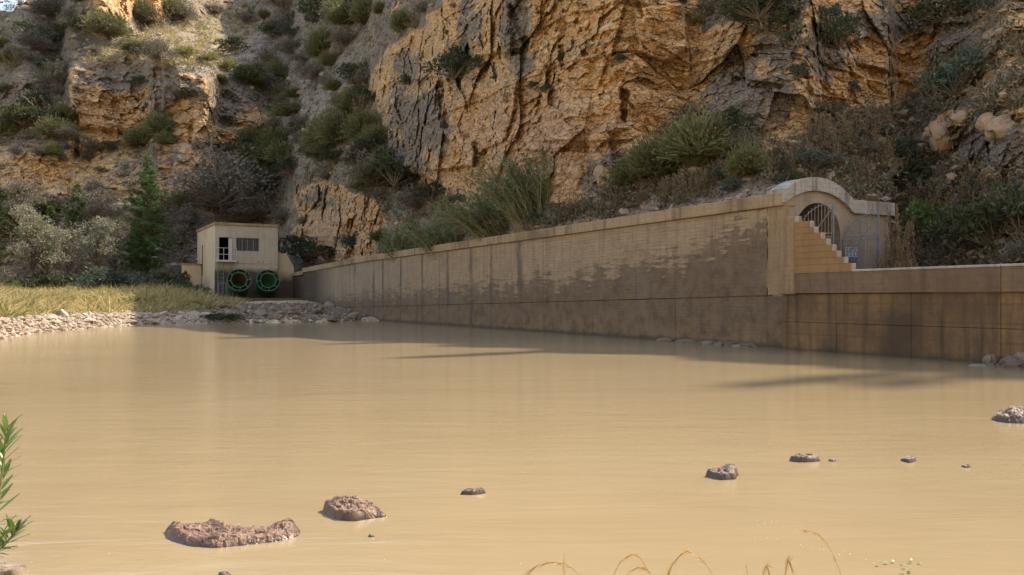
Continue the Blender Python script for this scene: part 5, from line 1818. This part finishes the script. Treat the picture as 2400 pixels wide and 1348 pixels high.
rubS = empty("rubble_apron", P(660, 757, 62)); rubS.location.z = 0
tag(rubS, "shaded rubble apron of mixed stones between the outlet valves and the water", "rubble")
inv = Vector(rubS.location)
taken = []
for k in range(2500):
    px_ = random.uniform(475, 850); d_ = random.uniform(-.4, 17) * (random.random() ** .5)
    D_ = float(bank_w(px_)) + d_
    X_ = (px_ - 1200) / FPX * D_
    if px_ > 690 and D_ > wall_D(px_) - 1.0: continue
    s = random.choice([.22, .28, .35, .45, .55, .75, 1.1])
    if any((X_ - tx) ** 2 + (D_ - ty) ** 2 < (0.42 * (s + ts)) ** 2 for tx, ty, ts in taken): continue
    taken.append((X_, D_, s))
    if len(taken) >= 230: break
for X_, D_, s in taken:
    px_ = X_ / D_ * FPX + 1200
    put_stone(ST_R, rubS, Vector((X_, D_, float(bank_z(px_, D_)) + s * .12)) - inv, s)
pts = []
for k in range(1800):
    px_ = random.uniform(470, 860); D_ = float(bank_w(px_)) + random.uniform(-.4, 18)
    if px_ > 690 and D_ > wall_D(px_) - .4: continue
    X_ = (px_ - 1200) / FPX * D_; s = random.uniform(.15, .45)
    pts.append((np.array([X_, D_, float(bank_z(px_, D_)) + s * .1]) - np.array(inv), s))
stone_field("small_stones", "small stones of the rubble apron", rubS, pts, ST, M_RUBBLE)


# loose stones and blocks lying all over the slopes
pts = []
for k in range(9000):
    px_, y_ = random.uniform(-60, 2460), random.uniform(-40, 640)
    j = int(np.clip(np.searchsorted(CPX, px_), 0, len(CPX) - 1))
    if y_ > CY0[j] - 4: continue
    p_, rk_ = hill_at(px_, y_)
    if random.random() < rk_: continue
    s = min(1.7, .16 / (random.random() + .06) ** .75) * (p_.y / 70) ** .5
    pts.append((np.array(p_) + [0, 0, .05 * s], s))
    if len(pts) >= 6500: break
stone_field("slope_stones", "loose stones and blocks lying on the scree slopes", None, pts, ST, M_BOULDER)


def boulder(label, px, y, w, h, D=None, mat=None, name="boulder", seed=0, group=None):
    """single rounded angular rock, w and h in photograph pixels"""
    if D is None:
        p, _ = hill_at(px, y)
    else:
        p = P(px, y, D)
    k = p.y / FPX
    bm = bmesh.new()
    bmesh.ops.create_icosphere(bm, subdivisions=4, radius=1.0)
    V = np.array([v.co[:] for v in bm.verts])
    f1, f2, cid, tl = worley(V[:, 0] * 1.1 + seed, V[:, 1] * 1.1, V[:, 2] * 1.1, seed=seed)
    r = 1 + .22 * (cid - .5) + .35 * tl + .10 * fbm(V[:, 0] * 2.5 + seed, V[:, 1] * 2.5, V[:, 2] * 2.5, oct=4, seed=seed)
    for v, q in zip(bm.verts, V * r[:, None]): v.co = (q[0] * w * k / 2, q[1] * w * k / 2.4, q[2] * h * k / 2)
    me = bpy.data.meshes.new(name); bm.to_mesh(me); bm.free()
    me.materials.append(mat or M_BOULDER)
    o = link(name, me)
    o.location = p; o.rotation_euler = (0, 0, seed * 1.3)
    return tag(o, label, "rock", group)


boulder("large angular pinkish boulder on the right slope, leftmost of three", 2206, 318, 74, 82, seed=3)
boulder("orange-topped boulder right of the leftmost one on the right slope", 2250, 278, 40, 34, seed=5)
boulder("grey boulder at the right edge of the slope", 2352, 310, 90, 70, seed=8)
boulder("orange split boulder between the pinkish and the grey boulder", 2312, 290, 46, 44, seed=9)
boulder("grey-orange boulder at the foot of the cliff behind the broom", 1420, 410, 56, 60, seed=12)
boulder("small boulder wedged at the right foot of the orange cliff", 1355, 405, 36, 34, seed=14)
boulder("large purplish-grey boulder at the foot of the low wall near the right edge", 2370, 866, 62, 56, D=wall_D(2370, .25) - .7, mat=M_RUBBLE, seed=21)
boulder("flat wet grey stone at the foot of the low wall, left of the boulder", 2292, 864, 60, 22, D=wall_D(2292, .25) - .9, mat=M_RUBBLE, seed=22)
boulder("rounded stone against the low wall behind the flat wet stone", 2318, 850, 36, 40, D=wall_D(2318, .25) - .3, mat=M_RUBBLE, seed=23)
boulder("grey stone at the right edge of the view at the wall foot", 2402, 846, 50, 44, D=wall_D(2402, .25) - .4, mat=M_RUBBLE, seed=24)
for k, (px, w) in enumerate([(1560, 46), (1612, 60), (1660, 50), (1700, 64), (1745, 56)]):
    boulder(["leftmost", "second", "third", "fourth", "rightmost"][k] + (" low dark rock" if k in (0, 4) else " low dark rock from the left") + " at the foot of the main wall", px, 3200 / wall_D(px) + 701, w, 15, D=wall_D(px) - .25, mat=M_RUBBLE, seed=30 + k, group="dark rocks along the foot of the wall")


# ------------------------------------------------------------------ rocks in the river: relief that rises through the water
def water_pt(px, y):
    D = FPX * CAM_H / (y - 700)
    return ((px - 1200) / FPX * D, D)


def river_rock(label, outline, height, dips=(), bumps=(), mat=None, seed=0, res=100, rough=.3):
    poly = [water_pt(*q) for q in outline]
    xs, ys = [p[0] for p in poly], [p[1] for p in poly]
    mx, my = (max(xs) - min(xs)) * .2 + .03, (max(ys) - min(ys)) * .25 + .03
    x0, x1, y0, y1 = min(xs) - mx, max(xs) + mx, min(ys) - my, max(ys) + my
    nx, ny = res, max(24, min(110, int(res * (y1 - y0) / (x1 - x0))))
    gx, gy = np.meshgrid(np.linspace(x0, x1, nx), np.linspace(y0, y1, ny))
    sx = (x1 - x0) / nx
    wob = .012
    qx = gx + wob * fbm(gx * 14, gy * 14, oct=3, seed=seed); qy = gy + wob * fbm(gx * 14 + 5, gy * 14, oct=3, seed=seed + 1)
    m = in_poly(qx, qy, poly).astype(float)
    rad = max(2, int(nx * .035))
    sm = blur(m, rad, rad, 2)
    z = -0.035 + (height + .035) * np.clip((sm - .25) / .6, 0, 1) ** .8
    for pl, d in list(dips) + list(bumps):
        b = blur(in_poly(qx, qy, [water_pt(*q) for q in pl]).astype(float), 3, 3, 2)
        z += d * b
    k = rough * height
    ux, uy = gx + .04 * fbm(gx * 12, gy * 12, oct=3, seed=seed + 6), gy + .04 * fbm(gx * 12 + 4, gy * 12, oct=3, seed=seed + 7)
    f1, f2, cid, tl = worley(ux * 11, uy * 11, gx * 0, seed=seed + 3)
    g1, g2, cid2, tl2 = worley(ux * 34, uy * 34, gx * 0, seed=seed + 5)
    z += np.clip(sm * 2 - .4, 0, 1) * (k * .7 * fbm(gx * 8, gy * 8, oct=5, seed=seed + 2, gain=.6) + k * .5 * (cid - .5) + k * .8 * tl + k * .28 * (cid2 - .5) + k * .5 * tl2 - k * .4 * np.clip((.1 - (f2 - f1)) / .1, 0, 1))
    z = np.where(sm < .03, -.09, z)
    c = ((x0 + x1) / 2, (y0 + y1) / 2)
    i = np.arange(nx * ny).reshape(ny, nx)
    F = np.stack([i[:-1, :-1], i[:-1, 1:], i[1:, 1:], i[1:, :-1]], -1).reshape(-1, 4)
    o = link("river_rock", mesh_np("river_rock", np.stack([gx - c[0], gy - c[1], z], -1).reshape(-1, 3), F, mat or M_DRYROCK, smooth=False))
    o.location = (c[0], c[1], 0)
    return tag(o, label, "rock")


river_rock("largest wet reddish rock in the near water, long with a puddle on top",
           [(385, 1244), (400, 1266), (440, 1281), (510, 1285), (580, 1277), (650, 1270), (692, 1262), (705, 1246), (697, 1234), (665, 1238), (625, 1248), (590, 1250), (545, 1243), (515, 1239), (470, 1237), (430, 1240)], .05,
           dips=[([(455, 1252), (500, 1246), (560, 1254), (540, 1268), (480, 1264)], -.02)],
           bumps=[([(480, 1232), (540, 1234), (545, 1244), (490, 1244)], .035), ([(640, 1236), (690, 1236), (690, 1256), (640, 1256)], .025), ([(390, 1240), (430, 1250), (440, 1275), (400, 1268)], .02)], seed=4, res=190)
river_rock("rounded brown rock right of the largest one, with a low pointed tail",
           [(757, 1196), (768, 1210), (795, 1220), (835, 1222), (870, 1216), (912, 1212), (890, 1202), (860, 1192), (820, 1186), (780, 1188)], .065,
           bumps=[([(775, 1186), (840, 1186), (850, 1204), (780, 1206)], .03), ([(870, 1204), (905, 1208), (905, 1216), (870, 1216)], -.05)], seed=14, res=110)
river_rock("dark rock with a pale top in the middle right of the river", [(1651, 1117), (1690, 1126), (1722, 1124), (1732, 1112), (1712, 1106), (1680, 1109)], .055,
           bumps=[([(1700, 1106), (1728, 1108), (1725, 1120), (1700, 1120)], .03)], mat=M_WETROCK, seed=24, res=70)
river_rock("dark ridged rock beyond the pale-topped one", [(1847, 1080), (1875, 1084), (1910, 1083), (1926, 1081), (1900, 1074), (1865, 1073)], .05, mat=M_WETROCK, seed=34, res=70)
river_rock("thin dark sliver of rock just right of the ridged rock", [(1938, 1081), (1955, 1083), (1962, 1081), (1950, 1079)], .02, mat=M_WETROCK, seed=44, res=40)
river_rock("flat greenish rock barely above the water near the centre", [(1074, 1160), (1105, 1161), (1140, 1157), (1130, 1152), (1095, 1154)], .035, mat=M_WETROCK, seed=54, res=60)
river_rock("small glistening rock far out on the right", [(2110, 1080), (2130, 1086), (2148, 1081), (2146, 1076), (2125, 1077)], .035, mat=M_WETROCK, seed=64, res=50)
river_rock("tiny rock tip right of the glistening one", [(2250, 1094), (2265, 1097), (2278, 1096), (2262, 1091)], .018, mat=M_WETROCK, seed=74, res=40)
river_rock("purple-black jagged rock cut by the right edge", [(2322, 984), (2350, 991), (2400, 993), (2470, 990), (2470, 975), (2400, 970), (2350, 975)], .09,
           bumps=[([(2365, 972), (2385, 972), (2390, 986), (2365, 988)], .07), ([(2410, 972), (2440, 972), (2440, 988), (2410, 988)], .06)], mat=M_WETROCK, seed=84, res=100)
river_rock("tiny rock between the two big near rocks", [(857, 1258), (870, 1261), (883, 1258), (870, 1255)], .015, seed=94, res=40)
river_rock("grey flat rock in the bottom left corner", [(-60, 1330), (-20, 1352), (40, 1352), (70, 1338), (40, 1326), (0, 1322)], .03, mat=M_RUBBLE, seed=104, res=80)
river_rock("small rock at the bottom edge below the largest one", [(505, 1350), (525, 1356), (545, 1350), (525, 1344)], .02, seed=114, res=40)


# ------------------------------------------------------------------ oleander shoot at the left edge
def mat_glossleaf():
    m = NT("oleander_leaf")
    oi = m.n("ShaderNodeObjectInfo").outputs["Random"]
    c = m.mix(oi, (0.05, 0.10, 0.03), (0.12, 0.20, 0.06))
    d = m.n("ShaderNodeBsdfPrincipled"); m.put(d.inputs["Base Color"], c); d.inputs["Roughness"].default_value = .35; d.inputs["Specular IOR Level"].default_value = .6
    t = m.n("ShaderNodeBsdfTranslucent"); m.put(t.inputs[0], m.mix(.5, c, (0.25, 0.35, 0.08)))
    mx = m.n("ShaderNodeMixShader"); mx.inputs[0].default_value = .25
    m.t.links.new(d.outputs[0], mx.inputs[1]); m.t.links.new(t.outputs[0], mx.inputs[2]); m.t.links.new(mx.outputs[0], m.out.inputs["Surface"])
    return m.mat


M_OLE = mat_glossleaf()
M_OLESTEM = mat_plain("oleander_stem", (0.16, 0.17, 0.07), (0.24, 0.23, 0.10), .6, 8)


def leaf_mesh(k):
    n = 6; V, F = [], []
    for i in range(n + 1):
        t = i / n; w = math.sin(math.pi * min(1, t * .95 + .03)) ** .8 * .075
        zc = -.10 * (k + .5) * t * t
        V += [(t, -w * 1.35, zc + .02), (t, 0, zc), (t, w * 1.35, zc + .02)]
    for i in range(n):
        a = 3 * i
        F += [(a, a + 3, a + 4, a + 1), (a + 1, a + 4, a + 5, a + 2)]
    return mesh_np("leaf", V, np.array(F), M_OLE, True)


LM = [leaf_mesh(k) for k in range(3)]
OD = 4.9
o_base = P(-18, 1298, OD)
ole = empty("oleander", o_base)
tag(ole, "green oleander shoot with long narrow leaves at the left edge of the water", "plant")


def shoot(pix, leaves, lmin, lmax, spread):
    pts = [P(a, b, OD + c) - o_base for a, b, c in pix]
    m = MB(); m.path(pts, list(np.linspace(.009, .004, len(pts))), 6); m.build("stem", M_OLESTEM, ole, smooth=True)
    for k in range(leaves):
        f = (k / (leaves - 1)) ** .8 if leaves > 1 else 1
        u = f * (len(pts) - 1); i = min(int(u), len(pts) - 2)
        p = pts[i].lerp(pts[i + 1], u - i)
        ax = (pts[i + 1] - pts[i]).normalized()
        th = k * 2.2 + random.uniform(-.4, .4)
        side = Vector((math.cos(th), math.sin(th) * .8, 0))
        d = (side * (spread * (1 - .45 * f)) + ax * (.35 + .75 * f)).normalized()
        o = link("leaf", random.choice(LM), ole)
        o.location = p
        q = d.to_track_quat('X', 'Z')
        o.rotation_euler = q.to_euler()
        s = random.uniform(lmin, lmax); o.scale = (s, s, s)


shoot([(-18, 1298, 0), (-8, 1215, 0), (2, 1130, 0), (10, 1060, 0), (15, 1010, 0)], 44, .11, .16, 1.0)
shoot([(-18, 1298, 0), (10, 1278, .02), (30, 1255, .03), (42, 1240, .03)], 24, .09, .14, .9)
shoot([(-18, 1298, 0), (-2, 1280, -.05), (8, 1250, -.08)], 16, .10, .15, .9)
shoot([(-40, 1310, .1), (-30, 1150, .1), (-22, 1050, .1)], 24, .11, .16, 1.0)

# ------------------------------------------------------------------ dry grass stalks on the near shore
L_SEED = mat_leaf("seed_head", (0.36, 0.24, 0.10), (0.58, 0.42, 0.20), .3, .2)


def stalk(label, pix, D, head=.45, n=120, hl=.05, r=.0016, foot=None):
    p0 = P(pix[0][0], pix[0][1], D)
    zf = max(.02, (4.45 - D) * .11)
    base = Vector((p0.x + .05, D, zf - .03))
    t = empty("grass_stalk", base)
    tag(t, label, "grass")
    pts = [Vector((0, 0, 0))] + [P(a, b, D) - base for a, b in pix]
    # round the polyline
    fine = []
    for i in range(len(pts) - 1):
        a, b = pts[max(i - 1, 0)], pts[i]; c, d = pts[i + 1], pts[min(i + 2, len(pts) - 1)]
        for s in np.linspace(0, 1, 7)[:-1]:
            fine.append(.5 * ((2 * b) + (c - a) * s + (2 * a - 5 * b + 4 * c - d) * s * s + (3 * b - a - 3 * c + d) * s ** 3))
    fine.append(pts[-1])
    m = MB(); m.path(fine, list(np.linspace(r, r * .4, len(fine))), 5); m.build("stem", L_STALK, t)
    n = int(n * .6); hl *= .8
    A = Acc(); F = np.array(fine); k0 = int(len(F) * (1 - head))
    idx = RNG.uniform(k0, len(F) - 1.01, n); i = idx.astype(int); f = (idx - i)[:, None]
    c = F[i] * (1 - f) + F[i + 1] * f
    d = unit(F[i + 1] - F[i]) + RNG.normal(size=(n, 3)) * .22 + np.array([[0, 0, -.25]])
    V, Q, T = blades(c + RNG.normal(size=(n, 3)) * .002, d, RNG.uniform(.5, 1, n) * hl, np.full(n, .0017), RNG.normal(size=(n, 3)) * .1, 2)
    A.add(V, Q, T)
    link("seed_head", A.mesh("seed_head", L_SEED), t)


stalk("tallest straw-coloured grass stalk, arching to the left at the bottom right", [(1985, 1400), (1968, 1340), (1945, 1285), (1915, 1252), (1880, 1242)], 3.3, .6, 150, .05)
stalk("drooping grass stalk at the bottom centre right with a hanging seed head", [(1690, 1400), (1668, 1345), (1640, 1308), (1605, 1293), (1575, 1325), (1565, 1350)], 3.2, .6, 170, .07)
stalk("leftmost drooping grass stalk at the bottom", [(1390, 1400), (1350, 1340), (1310, 1320), (1270, 1322), (1238, 1342)], 3.1, .6, 150, .06)
stalk("faint grass stalk arching left of the bottom centre", [(1420, 1400), (1440, 1345), (1460, 1312), (1490, 1300), (1515, 1330)], 3.1, .5, 90, .05)
stalk("grass stalk bending right of the faint arching one", [(1545, 1400), (1525, 1345), (1500, 1330), (1475, 1340)], 3.1, .5, 90, .05)
stalk("short bushy grass head at the bottom, left of its taller neighbour", [(1790, 1400), (1790, 1345), (1796, 1328), (1803, 1345)], 3.2, .6, 120, .045)
stalk("upright bushy grass head at the bottom left of the tallest stalk", [(1840, 1400), (1842, 1340), (1848, 1314), (1856, 1335)], 3.2, .6, 140, .05)
stalk("thin straight grass stalk between the bottom stalks", [(1755, 1400), (1752, 1350), (1749, 1325)], 3.2, .4, 30, .03)
stalk("thin pale stalk in front of the left part of the river", [(1325, 1400), (1322, 1345), (1322, 1305)], 3.1, .4, 40, .03)

# small floating leaves
for lab, lst, nm in (("leaf floating near the bottom right", [(2128, 1320), (2137, 1318), (2150, 1321), (2112, 1323), (2082, 1322), (2094, 1321), (2060, 1326)], "floating_leaf"),
                     ("leaf of the green sprig floating below the other leaves", [(2124, 1335), (2128, 1342), (2122, 1346), (2131, 1338)], "floating_leaf")):
    for k, (a, b) in enumerate(lst):
        x, y = water_pt(a, b)
        o = link(nm, random.choice(LM)); o.location = (x, y, .012); s = random.uniform(.02, .032); o.scale = (s, s * 3.2, s)
        o.rotation_euler = (random.uniform(-.3, .3), random.uniform(-.5, .1), random.uniform(0, 6.28))
        order = sorted(range(len(lst)), key=lambda q: lst[q][0]).index(k)
        tag(o, ["leftmost", "second", "third", "fourth", "fifth", "sixth", "rightmost"][order if order < len(lst) - 1 else 6] + " little green " + lab, "leaf", "green leaves floating at the bottom right")


# pale flecks of foam and chaff drifting on the water
V, F, n = [], [], 0
spots = []
for k in range(70): spots.append((random.uniform(60, 2380), 900 + 440 * random.random() ** 1.4))
for k in range(22): t = k / 21; spots.append((1765 + 300 * t + random.uniform(-14, 14), 1256 + 62 * t + random.uniform(-4, 4)))
for k in range(8): spots.append((1765 + 55 * random.random(), 1220 + 14 * random.random()))
for a, b in spots:
    x, y = water_pt(a, b); r = random.uniform(.002, .0055); th = random.uniform(0, 3.14)
    c, s_ = math.cos(th), math.sin(th)
    for ux, uy in ((-1.8, 0), (0, -.6), (1.8, 0), (0, .6)): V.append((x + r * (ux * c - uy * s_), y + r * (ux * s_ + uy * c), .006))
    F.append((n, n + 1, n + 2, n + 3)); n += 4
M_FOAM = mat_plain("foam", (0.45, 0.40, 0.32), (0.58, 0.53, 0.45), .7)
tag(link("foam_flecks", mesh_np("foam_flecks", np.array(V), np.array(F), M_FOAM)), "tiny pale flecks drifting on the brown water", "foam", kind="stuff")
